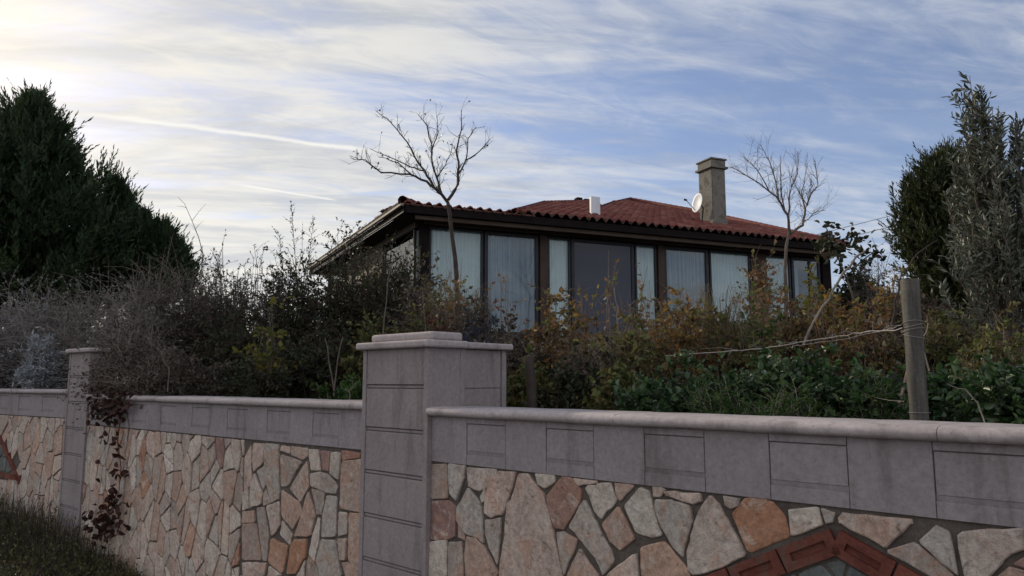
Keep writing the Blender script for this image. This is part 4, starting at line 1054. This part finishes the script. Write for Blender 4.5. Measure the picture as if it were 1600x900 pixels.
# shrubs from left to right
G1 = 'dry twiggy bushes behind the left wall'; G2 = 'dark evergreen bushes by the house corner'; G3 = 'autumn coloured vine shrubs in front of the windows'; G4 = 'leafy green plants just behind the near wall'
def dry(px, top, D, hw, lm, st, lab, n, grp=G1, lf=10, ln=.028, **kw):
    return shrub('dry_bush', px, top, D, hw, lm, st, lab, 'bush', grp, n, 22, lf, ln, .55, sr=.0055, twl=.28, low=.15, **kw)
dry(15, 440, 9.5, 75, 'g_silverdry', 'drystem', 'greyish dry bush at the very left edge, under the conifers', 80)
dry(80, 446, 9.0, 55, 'g_silverdry', 'drystem', 'dry grey bush with pale gaps of sky, behind the narrow pillar', 60)
dry(150, 434, 8.8, 62, 'g_dry', 'drystem', 'ash grey dry bush right of the narrow pillar', 75)
dry(205, 445, 8.2, 50, 'g_dry', 'drystem', 'grey dry bush between the ash grey one and the tall brown one', 70)
dry(262, 400, 8.8, 70, 'g_brown', 'drystem', 'tall brown rounded dry bush under the smallest conifer', 110)
dry(335, 442, 8.6, 60, 'g_brown', 'barkdark', 'blackish brown tangled bush right of the tall rounded dry bush', 90, lf=12, ln=.034)
dry(125, 530, 8.7, 36, 'g_dry', 'drystem', 'low dry twigs leaning over the cap of the narrow pillar', 50, lf=5)
dry(215, 500, 7.4, 62, 'g_brown', 'drystem', 'mid height brown brambles right behind the creeper', 90)
dry(232, 560, 6.9, 55, 'g_brown', 'drystem', 'low arching dry brambles spilling onto the middle wall above the creeper', 60, lf=6, spread=.3)
dry(20, 505, 9.0, 70, 'g_silverdry', 'bark', 'low silvery dry bush above the far wall section at the left edge', 80)
shrub('silver_plant', 66, 520, 8.3, 27, 'g_silver', 'drystem', 'small silvery grey plant above the far wall section', 'plant', None, 60, 10, 12, .05, .2, spread=.3, up=.2, minh=.3, base_dz=.3, low=.3)
shrub('dark_bush', 300, 545, 6.7, 80, 'g_brown', 'barkdark', 'low dark brown bush just above the middle of the middle wall', 'bush', G2, 60, 12, 14, .03, .6)
shrub('dark_bush', 385, 470, 8.0, 65, 'g_dark', 'barkdark', 'shadowy dark bush below the tall seed stalks', 'bush', G2, 70, 12, 13, .038, .55)
shrub('dark_bush', 395, 560, 6.5, 60, 'g_dark', 'barkdark', 'low dark green bush at the wall, left of the yellow leaved sapling', 'bush', G2, 60, 12, 14, .034, .55)
shrub('dark_bush', 478, 385, 8.8, 62, 'g_dark', 'barkdark', 'dark evergreen bush with pointed top at the lower end of the sloping eave', 'bush', G2, 80, 13, 14, .042, .5)
shrub('dark_bush', 545, 352, 9.5, 72, 'g_dark', 'barkdark', 'tall dark evergreen bush just under the long sloping gutter', 'bush', G2, 90, 13, 14, .045, .5)
shrub('dark_bush', 612, 378, 9.0, 58, 'g_dark', 'barkdark', 'dark evergreen bush in front of the house\'s side windows', 'bush', G2, 80, 13, 13, .042, .5)
shrub('dark_bush', 668, 425, 8.3, 52, 'g_brown', 'bark', 'brownish dark bush left of the first curtained window, behind the big pillar', 'bush', G2, 60, 11, 11, .045, .55)
shrub('dark_bush', 505, 500, 7.2, 80, 'g_dark', 'barkdark', 'dense dark bush low between the pale forked stems and the wall', 'bush', G2, 80, 13, 14, .038, .55)
shrub('dark_bush', 590, 500, 7.0, 65, 'g_olive_br', 'barkdark', 'low olive brown bush just left behind the big pillar', 'bush', G2, 60, 12, 13, .042, .55)
shrub('yellow_sapling', 425, 470, 6.9, 26, 'g_yellow', 'bark', 'sapling with yellow green leaves above the middle wall', 'sapling', None, 16, 7, 5, .055, .6, six=True)
shrub('wild_rocket', 552, 588, 6.0, 60, 'g_fern', 'drystem', 'fresh green herb low against the wall beside the big pillar', 'plant', None, 40, 8, 9, .045, .5, base_dz=.05)
shrub('red_stem_plant', 675, 475, 6.6, 30, 'g_red', 'bark', 'dark red leaved plant directly over the big pillar\'s cap', 'plant', None, 26, 8, 9, .05, .45)
shrub('blue_shrub', 760, 497, 6.2, 36, 'g_blue', 'barkdark', 'small dark blue grey shrub right behind the big pillar\'s rear cap', 'bush', None, 40, 9, 12, .06, .22)
for i, (px, top, D, hw, ht) in enumerate([(350, 378, 10.5, 40, 0), (398, 386, 11, 36, 0), (434, 400, 10.2, 28, 0), (320, 405, 10.5, 26, 0)]):
    shrub('seed_stalks', px, top, D, hw, 'g_dry', 'barkdark', ['tallest clump of thin seed stalks in the sky gap left of the house', 'clump of thin dark seed stalks, second from the house in the open gap of sky', 'slim clump of seed stalks closest to the dark pointed bush', 'short clump of seed stalks beside the smallest conifer'][i], 'weed', 'tall seed stalks in the gap', 46, 9, 6, .038, .5, spread=.9, sr=.007, low=.45, twl=.12, up=.1, minh=.75)
tb_t = thing('feathery_shrub', at(455, 600, 9.0), 'feathery thin shoot rising above the pointed dark bush', 'plant')
P_ = at(455, 318, 9.0); B_ = Vector((at(470, 400, 9.0).x, 9.0, gz(-2.5, 9)))
tb_t.location = B_
tb = TB(); sh = [[B_, (B_ + P_) / 2 + Vector((.05, 0, .1)), P_], [B_, (B_ + at(485, 335, 9.1)) / 2, at(490, 345, 9.1)], [B_, (B_ + at(440, 360, 9)) / 2, at(435, 362, 9.0)]]
lp_, ld_ = [], []
for s in sh:
    tb.line([s[0] + (s[1] - s[0]) * q for q in (0, .5)] + [s[1] + (s[2] - s[1]) * q for q in (0, .5, 1)], .009, .002, 5)
    for q in np.linspace(.25, 1, 30):
        p = s[1] + (s[2] - s[1]) * q; dd = Vector((random.gauss(0, .6), random.gauss(0, .6), .8)).normalized(); L = random.uniform(.06, .2) * (1.2 - q * .7)
        tb.line([p, p + dd * L * .5, p + dd * L], .002, .001, 3)
        for _ in range(6): lp_.append(tuple(p + dd * L * random.random())); ld_.append(tuple(dd + Vector([random.gauss(0, .6) for _ in range(3)])))
tb.done('stems', M['drystem'], tb_t); leafobj('foliage', np.array(lp_), np.array(ld_), .03, .01, M['g_olive_br'], tb_t)
t = thing('dry_weed', Vector((at(318, 420, 9).x, 9, gz(-3.7, 9))), 'single thin bare stalk bending into the sky right of the conifers', 'plant')
tb = TB(); tb.line([t.location, at(316, 392, 9), at(310, 370, 9), at(300, 345, 9), at(288, 318, 9), at(278, 308, 9)], .007, .002, 5)
for p, q in (((300, 345), (322, 318)), ((310, 370), (300, 352)), ((292, 325), (276, 322)), ((305, 358), (318, 345))): tb.line([at(*p, 9), (at(*p, 9) + at(*q, 9.05)) / 2 + Vector((0, 0, .01)), at(*q, 9.1)], .003, .0012, 4)
tb.done('stem', M['drystem'], t)
def stems(Ls, D, lab):
    p = at(*Ls[0][0], D); t = thing('young_sapling', Vector((p.x, p.y, gz(p.x, p.y))), lab, 'sapling', 'pale bare stems in the dark bushes')
    for L in Ls:
        tb = TB(); tb.line([Vector((p.x, p.y, gz(p.x, p.y)))] + [at(x, y, D + .02 * i) for i, (x, y) in enumerate(L)], .009, .004, 6); tb.done('stem', M['bark'], t)
stems([[(522, 612), (519, 590), (514, 565), (512, 545), (508, 528)], [(522, 610), (525, 585), (528, 560), (532, 540), (536, 526)]], 6.6, 'pale forked bare stem in the dark bushes left of the big pillar')
stems([[(598, 530), (600, 500), (604, 470), (606, 440), (612, 410)]], 6.7, 'pale straight bare stem above the left end of the big pillar\'s cap')
stems([[(664, 540), (665, 510), (662, 480), (660, 450)]], 6.6, 'thin brown bare stem rising behind the middle of the big pillar\'s cap')

AU = [
 (690, 428, 7.9, 46, 'g_olive_br', 50, 9, 9, .046, 'tangled olive brown bush covering the foot of the first curtained window'),
 (745, 470, 7.2, 40, 'g_brown', 44, 9, 9, .044, 'dark tangle below the blue grey sliding door'),
 (1100, 455, 6.0, 40, 'g_yellow', 22, 8, 8, .042, 'pale yellow green shoots beside the arching grass'),
 (1160, 470, 5.9, 44, 'g_fern', 30, 9, 9, .040, 'fresh green shoots between the arching grass and the vine post'),
 (720, 412, 7.4, 44, 'g_autumn', 34, 8, 7, .050, 'sparse vine with brown and yellow leaves over the first curtained window'),
 (790, 400, 7.0, 40, 'g_autumn', 10, 5, 5, .050, 'lanky vine shoots with orange leaves over the blue grey sliding door'),
 (800, 500, 6.0, 50, 'g_brown', 50, 10, 10, .042, 'purplish brown bramble just right of the big pillar'),
 (868, 470, 6.2, 48, 'g_autumn', 44, 9, 9, .046, 'brown and amber bush below the narrow white curtain'),
 (905, 455, 5.9, 30, 'g_rust', 24, 7, 8, .046, 'bright amber leaved vine in front of the dark glass door'),
 (950, 398, 6.5, 26, 'g_autumn', 9, 5, 6, .045, 'tall thin vine reaching high on the dark glass door'),
 (1010, 425, 6.4, 40, 'g_autumn', 22, 7, 7, .045, 'olive and brown vine climbing in front of the second brown post'),
 (1065, 470, 5.6, 56, 'g_rust', 70, 11, 10, .040, 'dense orange brown bush, the brightest in the middle of the garden'),
 (985, 500, 5.4, 50, 'g_olive_br', 50, 10, 10, .042, 'olive brown scrub left of the dense orange bush'),
 (930, 520, 5.2, 52, 'g_brown', 50, 10, 9, .040, 'dull brown scrub above the near coping, right of the dark stump'),
 (1140, 490, 5.6, 55, 'g_olive_br', 60, 10, 10, .040, 'olive yellow scrub below the arching grass'),
 (1185, 385, 8.6, 20, 'g_autumn', 22, 8, 8, .055, 'vine wrapping the third brown post of the house'),
 (1215, 455, 6.2, 52, 'g_autumn', 50, 10, 10, .042, 'mixed brown and yellow bush below the smaller bare tree'),
 (1270, 425, 6.8, 34, 'g_yellow', 20, 7, 7, .055, 'yellow green leaved shrub before the dark doorway'),
 (1300, 470, 5.8, 48, 'g_rust', 44, 9, 9, .040, 'reddish brown scrub where the leaning pole rises'),
 (1350, 490, 5.4, 48, 'g_autumn', 44, 9, 9, .038, 'rusty tangled scrub left of the wooden post'),
 (1400, 425, 8.0, 34, 'g_rust', 30, 9, 9, .045, 'brown orange shrub under the cypress, behind the wooden post'),
 (1450, 500, 5.2, 50, 'g_olive_br', 44, 10, 10, .040, 'olive brown scrub right behind the wooden post'),
 (1560, 505, 4.6, 60, 'g_olive_br', 44, 10, 10, .036, 'brownish scrub around the foot of the olive tree'),
 (1500, 490, 6.4, 50, 'g_olive_br', 44, 10, 10, .042, 'dull scrub under the cypress, seen between the wooden post and the olive tree'),
 (1440, 470, 7.4, 44, 'g_brown', 44, 10, 10, .045, 'dark brown scrub deep under the cypress behind the thick post'),
]
for px, top, D, hw, lm, n, tw, lf, ln, lab in AU:
    top -= 14 if top > 440 else 5
    shrub('vine_shrub', px, top, D, hw, lm, 'bark' if lm in ('g_brown',) else 'canes', lab, 'shrub', G3, int(n * 1.05), tw, lf, ln * .9, .6, sr=.0048, six=D < 6.3, spread=.6, minh=.56, bald=.48)
GR = [
 (835, 570, 5.0, 50, 'g_olive_br', 'green brown undergrowth left of the dark stump'),
 (905, 575, 4.8, 55, 'g_dark', 'dark undergrowth right of the dark stump'),
 (975, 580, 4.5, 50, 'g_olive_br', 'mottled green undergrowth in the middle of the near wall'),
 (1010, 590, 4.2, 36, 'g_green', 'dark green seedling clump over the second panel pair'),
 (1075, 560, 4.4, 55, 'g_green', 'green clump below the dense orange bush'),
 (1130, 590, 3.9, 60, 'g_fern', 'ferny light green clump on the coping edge'),
 (1190, 560, 4.2, 60, 'g_green', 'broad green clump under the lower fence wire'),
 (1225, 600, 3.6, 60, 'g_fern', 'feathery green clump left of the leafy nettle patch'),
 (1260, 555, 4.0, 60, 'g_green', 'leafy nettle patch midway to the wooden post'),
 (1330, 565, 3.8, 60, 'g_green', 'dark glossy nettle patch beside the wooden post'),
 (1372, 600, 3.6, 30, 'g_fern', 'pale stemmed weeds at the foot of the wooden post'),
 (1475, 585, 3.75, 46, 'g_green', 'dark leafy patch just right of the wooden post'),
 (1530, 575, 3.5, 60, 'g_green', 'dark leafy patch under the olive tree'),
 (1600, 560, 3.3, 70, 'g_green', 'dark leafy patch at the right edge of the picture'),
]
for px, top, D, hw, lm, lab in GR:
    fern = lm == 'g_fern'
    shrub('green_plant', px, top, D, hw, lm, 'drystem' if fern else 'barkdark', lab, 'plant', G4, 46, 11, 14 if fern else 11, .022 if fern else .036, .4 if fern else .68, sr=.003, six=True, spread=.8, twl=.35, up=.7, minh=.35)

# fountain of dry grass
def grass_fountain(px, top, D, hw, label, m='g_straw', n=110, name='grass_clump'):
    P = at(px, top, D); sc = D / F; gz0 = gz(P.x, P.y); base = Vector((P.x, P.y, gz0)); t = thing(name, base, label, 'grass')
    r = RNG; a = r.random(n) * 2 * np.pi; h = (P.z - gz0) * (.6 + .4 * r.random(n)); w_ = hw * sc * (.35 + .65 * r.random(n))
    tt = np.linspace(0, 1, 7)[None, :]
    x = base.x + np.cos(a)[:, None] * w_[:, None] * tt ** 1.15; y = base.y + np.sin(a)[:, None] * w_[:, None] * tt ** 1.15
    z = gz0 + h[:, None] * np.sin(tt * 2.45) 
    tb = TB(); tb.add(np.stack([x, y, z], -1), np.linspace(.0022, .0009, 7)[None], 3)
    v = np.concatenate(tb.v); f = np.concatenate(tb.f); put('blades', npmesh('blades', v, f, np.repeat(r.random(n), len(f) // n)), M[m], t); return t
grass_fountain(1125, 436, 5.6, 95, 'arching clump of pale dry grass in front of the right hand windows')
# long bare canes
def canes(name, label, Ls, r0, m, cat='plant', rr=.45, leafm=None, D0=6):
    p = at(*Ls[0][0][:2], Ls[0][0][2]); t = thing(name, Vector((p.x, p.y, gz(p.x, p.y))), label, cat)
    tb = TB(); lp, ld = [], []
    for L in Ls:
        ps = [at(*q) for q in L]; out = []
        for a, b_ in zip(ps, ps[1:]):
            for k in range(3): out.append(a + (b_ - a) * k / 3 + Vector([random.gauss(0, .006) for _ in range(3)]) * (k > 0))
        out.append(ps[-1]); tb.line(out, r0, r0 * rr, 6)
        if leafm:
            for q in out[len(out) // 3:]:
                for _ in range(leafm[1]): lp.append(tuple(q + Vector([random.gauss(0, .045) for _ in range(3)]))); ld.append((random.gauss(0, 1), random.gauss(0, 1), random.gauss(-.3, .7)))
    tb.done('stem', M[m], t)
    if leafm: leafobj('foliage', np.array(lp), np.array(ld), leafm[2], leafm[2] * .65, M[leafm[0]], t, .3, True)
    return t
canes('leaning_pole', 'long thin pale pole leaning up to the right across the house\'s end', [[(1255, 540, 5.6), (1285, 480, 5.7), (1310, 440, 5.8), (1335, 405, 5.9), (1352, 392, 6.0)]], .011, 'barkpale', 'pole', .7)
canes('climbing_vine', 'vine with large dark leaves hanging beyond the roof\'s lower right corner', [[(1340, 500, 6.4), (1325, 440, 6.4), (1308, 400, 6.4), (1296, 385, 6.4), (1285, 380, 6.4)], [(1310, 405, 6.4), (1300, 370, 6.5), (1290, 355, 6.5)], [(1300, 385, 6.4), (1330, 370, 6.5), (1345, 372, 6.5)], [(1322, 430, 6.4), (1350, 405, 6.3), (1372, 390, 6.3)]], .009, 'bark', 'plant', .4, ('g_dark', 9, .06))
canes('arching_cane', 'dark bare cane arching from the wooden post towards the cypress', [[(1395, 520, 5.0), (1398, 470, 5.0), (1410, 425, 5.0), (1435, 395, 5.0), (1465, 375, 5.0)]], .009, 'barkdark', 'plant', .4)
canes('blue_grey_cane', 'pale crooked cane in front of the dark glass door', [[(965, 520, 6.1), (966, 480, 6.1), (960, 455, 6.1), (966, 440, 6.1)], [(965, 500, 6.1), (980, 478, 6.1), (992, 470, 6.1)]], .006, 'barkpale', 'plant')
canes('dry_cane', 'short yellowish cane right beside the wire wound on the post', [[(1452, 580, 4.2), (1440, 540, 4.2), (1450, 505, 4.2)]], .004, 'drystem', 'plant')
canes('dry_cane', 'thin pale grass cane bending over the dark leaves under the olive tree', [[(1540, 665, 2.9), (1528, 630, 2.9), (1508, 608, 2.9), (1480, 600, 2.9)]], .003, 'drystem', 'plant')
canes('bramble_cane', 'thin arching bramble cane over the low brambles above the middle wall', [[(262, 612, 6.1), (264, 575, 6.2), (250, 548, 6.3), (232, 530, 6.3), (210, 515, 6.3)], [(236, 532, 6.3), (238, 505, 6.3), (244, 490, 6.3)]], .0045, 'bark', 'plant')

# wooden posts and wires
def wood_post(top, bot, D0, D1, r, label, m='post', name='wooden_post', k=14):
    A = at(*bot, D0); B = at(*top, D1); base = Vector((A.x, A.y, gz(A.x, A.y)))
    t = thing(name, base, label, 'post', 'wooden posts behind the near wall'); n = 10
    d = (B - A); A2 = A - d * .35; tb = TB(); pts = [A2 + (B - A2) * i / n for i in range(n + 1)]
    pts = [p + Vector((random.gauss(0, r * .03), random.gauss(0, r * .03), 0)) for p in pts]; pts[-1] = B
    v, f = tubes(np.array([[tuple(p) for p in pts]]), r * (1 + np.array([random.gauss(0, .015) for _ in pts]))[None], k)
    v = list(map(tuple, v)); nv = len(v); f = [tuple(q) for q in f]
    rt_ = Vector((0, 0, 0)); ring = v[-k:]; c = tuple(np.mean(np.array(ring), 0) + np.array([0, 0, .004])); v.append(c)
    f += [(nv - k + i, nv - k + (i + 1) % k, nv, nv) for i in range(k)]
    bm = bmesh.new(); vv = [bm.verts.new(p) for p in v]
    for q in f:
        q = list(dict.fromkeys(q)); fa = bm.faces.new([vv[i] for i in q]); fa.smooth = len(q) == 4
    me = bpy.data.meshes.new('shaft'); bm.to_mesh(me); bm.free(); put('shaft', me, M[m], t); return t, A, B
PD = 3.25
post, PA, PB = wood_post((1421, 437), (1438, 665), PD, PD, .0385, 'thick grey weathered wooden post with wire wound round it')
tb = TB()
for yy in (506, 511, 518, 527):                       # wire windings
    cpt = PA + (PB - PA) * ((665 - yy) / 228); a = np.linspace(0, 2 * np.pi, 25)
    tb.line([cpt + Vector((.0415 * math.cos(q), .0415 * math.sin(q), .010 * math.sin(q + yy))) for q in a], .0012, .0012, 5)
tb.done('wire_winding', M['wire'], post); tb = TB()
cpt = PA + (PB - PA) * (20 / 228); tb.line([cpt + Vector((.0415 * math.cos(q), .0415 * math.sin(q), 0)) for q in np.linspace(0, 2 * np.pi, 25)], .0012, .0012, 5)
tb.done('wire_winding', M['wire'], post)
wood_post((826, 556), (833, 640), 4.6, 4.6, .030, 'short dark thin post half hidden in the scrub right of the big pillar', 'barkdark')
wood_post((1432, 545), (1406, 650), 4.1, 4.0, .024, 'thin dark brace leaning against the thick grey post', 'bark', 'wooden_post')
wd_ = thing('fence_wire', at(1410, 512, PD), 'slack pale fence wires with dry tendrils running left from the grey post', 'wire')
tb = TB()
def wire(pts, r=.0022, tendr=0):
    ps = [at(*p) for p in pts]; out = []
    for i in range(len(ps) - 1):
        for k in range(6):
            s = k / 6; out.append(ps[i] + (ps[i + 1] - ps[i]) * s + Vector((0, 0, random.gauss(0, .0025))))
    out.append(ps[-1]); tb.line(out, r, r, 5)
    for _ in range(tendr):
        p = random.choice(out); d = Vector((random.gauss(-.7, .6), random.gauss(0, .3), random.gauss(0, .25))) * .09
        tb.line([p, p + d * .5 + Vector((0, 0, .012)), p + d], .0016, .0008, 4)
wire([(1411, 514, PD), (1345, 520, 3.9), (1280, 530, 4.1), (1190, 545, 4.4), (1100, 552, 4.7), (1040, 556, 4.9)], .0034, 16)
wire([(1409, 508, PD), (1375, 518, 3.85), (1300, 533, 4.05), (1240, 540, 4.25)], .0018, 5)
wire([(1413, 628, PD), (1300, 612, 4.1), (1100, 600, 4.7), (880, 598, 5.2)], .0011)
tb.done('strands', M['wire'], wd_)

# creeper on the middle wall
def creeper():
    a = WM.hit(190, 640); base = WM.o + WM.u * a[0] - WM.n * .03; base.z = ZM
    t = thing('creeper', base, 'dark reddish creeper hanging down the middle wall beside the narrow pillar', 'plant')
    tb = TB(); lp, ld = [], []; rr = random.Random(4)
    for L in ([(188, 612), (189, 650), (186, 690), (190, 730), (186, 770), (176, 800), (172, 840)], [(178, 618), (176, 650), (170, 690), (160, 720), (150, 750)], [(198, 615), (200, 640), (206, 665), (200, 690)], [(160, 615), (158, 640), (150, 655)], [(186, 770), (178, 790), (168, 815), (160, 845)]):
        ps = []
        for x, y in L:
            s, z = WM.hit(x, y, -.05); ps.append(WM.o + WM.u * s + UZ * z - WM.n * (.05 + rr.random() * .03))
        tb.line(ps, .005, .002, 5)
        for p, q in zip(ps, ps[1:]):
            dens_ = rr.choice((1, 5, 12))
            for _ in range(dens_): lp.append(tuple(p + (q - p) * rr.random() + WM.u * rr.gauss(0, .045) + UZ * rr.gauss(0, .03) - WM.n * rr.random() * .05)); ld.append((rr.gauss(0, 1), rr.gauss(0, .6), rr.gauss(-.6, .7)))
    for _ in range(120):
        x, y = rr.gauss(178, 17), rr.gauss(628, 15); s, z = WM.hit(x, y, -.07); lp.append(tuple(WM.o + WM.u * s + UZ * z - WM.n * (.06 + rr.random() * .05))); ld.append((rr.gauss(0, 1), rr.gauss(0, .6), rr.gauss(-.5, .7)))
    for _ in range(80):
        x, y = rr.gauss(168, 16), rr.gauss(812, 14); s, z = WM.hit(x, y, -.05); lp.append(tuple(WM.o + WM.u * s + UZ * z - WM.n * (.05 + rr.random() * .06))); ld.append((rr.gauss(0, 1), rr.gauss(0, .6), rr.gauss(-.3, .7)))
    tb.done('stems', M['barkdark'], t); leafobj('foliage', np.array(lp), np.array(ld), .062, .045, M['g_creeper'], t, .2, True)
creeper()

# weeds at the foot of the wall
def weed_mass():
    tb_v = []; r = RNG; n = 5200
    x = r.uniform(-7.5, -2.9, n)
    pos = []; dr = []
    for k in range(n):
        W = WL if x[k] < -4.4 else WM
        s = (x[k] - W.o.x) / W.u.x; off = .06 + abs(r.normal(0, .55)); P = W.o + W.u * s - W.n * off; lim = min(1, max(0, (-3.1 - x[k]) / 1.4))
        hgt = (.10 + .42 * r.random()) * (.25 + .75 * lim) * max(.3, 1 - off * .5); ang = r.random() * 6.28; q = r.random() * .12
        pos.append([[P.x, P.y, -.01], [P.x + q * .3 * math.cos(ang), P.y + q * .3 * math.sin(ang), hgt * .6], [P.x + q * math.cos(ang), P.y + q * math.sin(ang), hgt]])
    v, f = tubes(np.array(pos), np.array([[.0035, .003, .0012]]), 3)
    o = put('weeds', npmesh('weeds', v, f, np.repeat(r.random(n), len(f) // n)), M['g_brown'])
    tag(o, 'tangle of dark dry weeds and grass at the foot of the left wall', 'weeds', kind='stuff')
    P = np.array(pos); i = r.integers(0, n, 15000); a = r.random(15000)[:, None]; pp = P[i, 0] * (1 - a) + P[i, 2] * a + r.normal(0, .015, (15000, 3)); pp[:, 2] = np.maximum(pp[:, 2], .01)
    o = leafobj('weed_leaves', pp, r.normal(size=(15000, 3)) + np.array([0, 0, .6]), .035, .012, M['g_olive_br'], None)
    tag(o, 'small dull green leaves among the weeds at the foot of the left wall', 'weeds', kind='stuff')
weed_mass()
def litter():
    r = RNG; n = 9000; x = r.uniform(-8, 4.5, n); w_ = r.random(n) ** 1.3 * 12 + .14; P = np.zeros((n, 3)); 
    for k in range(n):
        q = WR.o + WR.u * (x[k] * 1.6) + WR.n * w_[k]; Wn = WL if q.x < -4.4 else WM
        P[k] = (q.x, q.y, gz(q.x, q.y) + .01)
    ww = np.array([wall_w(Vector(p)) for p in P]); P = P[ww > .28]
    o = leafobj('ground_cover', P, r.normal(size=P.shape) * np.array([1, 1, .5]) + np.array([0, 0, .4]), .06, .03, M['g_olive_br'], None)
    tag(o, 'fallen leaves and low grass over the garden soil', 'ground cover', kind='stuff')
litter()

# far things beyond the house's right end
c0 = at(1372, 478, 32); c0.z = gz(c0.x, c0.y)
cot = thing('cottage', c0, 'low far cottage with a dark roof, seen in the gap left of the wooden post', 'house')
b = BM(c0, (1, 0, 0), (0, 1, 0), UZ); zt = at(1372, 462, 32).z - c0.z
b.box(-1.7, 3, 0, 5, -.5, zt - .45); b.done('wall', M['plaster'], cot)
b = BM(c0, (1, 0, 0), (0, 1, 0), UZ)
b.hexa([b.P(x, y, z) for x in (-2.0, 3.3) for y, z in ((-.4, zt - .5), (-.4, zt - .38), (2.5, zt + .3), (2.5, zt + .42))]); b.hexa([b.P(x, y, z) for x in (-2.0, 3.3) for y, z in ((2.52, zt + .3), (2.52, zt + .42), (5.4, zt - .5), (5.4, zt - .38))])
b.done('roof', M['barkdark'], cot)
b = BM(c0, (1, 0, 0), (0, 1, 0), UZ); b.box(-1.2, -.4, -.04, -.002, zt - 1.3, zt - .6); b.done('window', M['frame'], cot)
shrub('far_bush', 1338, 422, 22, 42, 'g_dark', 'barkdark', 'distant dark round bush beyond the far cottage', 'bush', None, 60, 12, 12, .14, .6, sr=.02)
shrub('far_bush', 1365, 370, 19, 40, 'g_dry', 'bark', 'distant pale bare bush in the sky gap left of the cypress', 'bush', None, 26, 9, 2, .06, .5, sr=.012, low=.4)
uw = thing('utility_wire', at(1290, 365, 30), 'two faint overhead wires in the sky between the small bare tree and the cypress', 'wire')
tb = TB()
tb.line([at(1200, 388, 28), at(1290, 363, 31), at(1400, 335, 34), at(1560, 298, 38)], .012, .012, 5); tb.line([at(1200, 400, 28), at(1290, 380, 31), at(1400, 352, 34), at(1560, 316, 38)], .012, .012, 5)
tb.done('strands', M['frame'], uw)
print('faces', sum(len(o.data.polygons) for o in bpy.data.objects if o.type == 'MESH'))
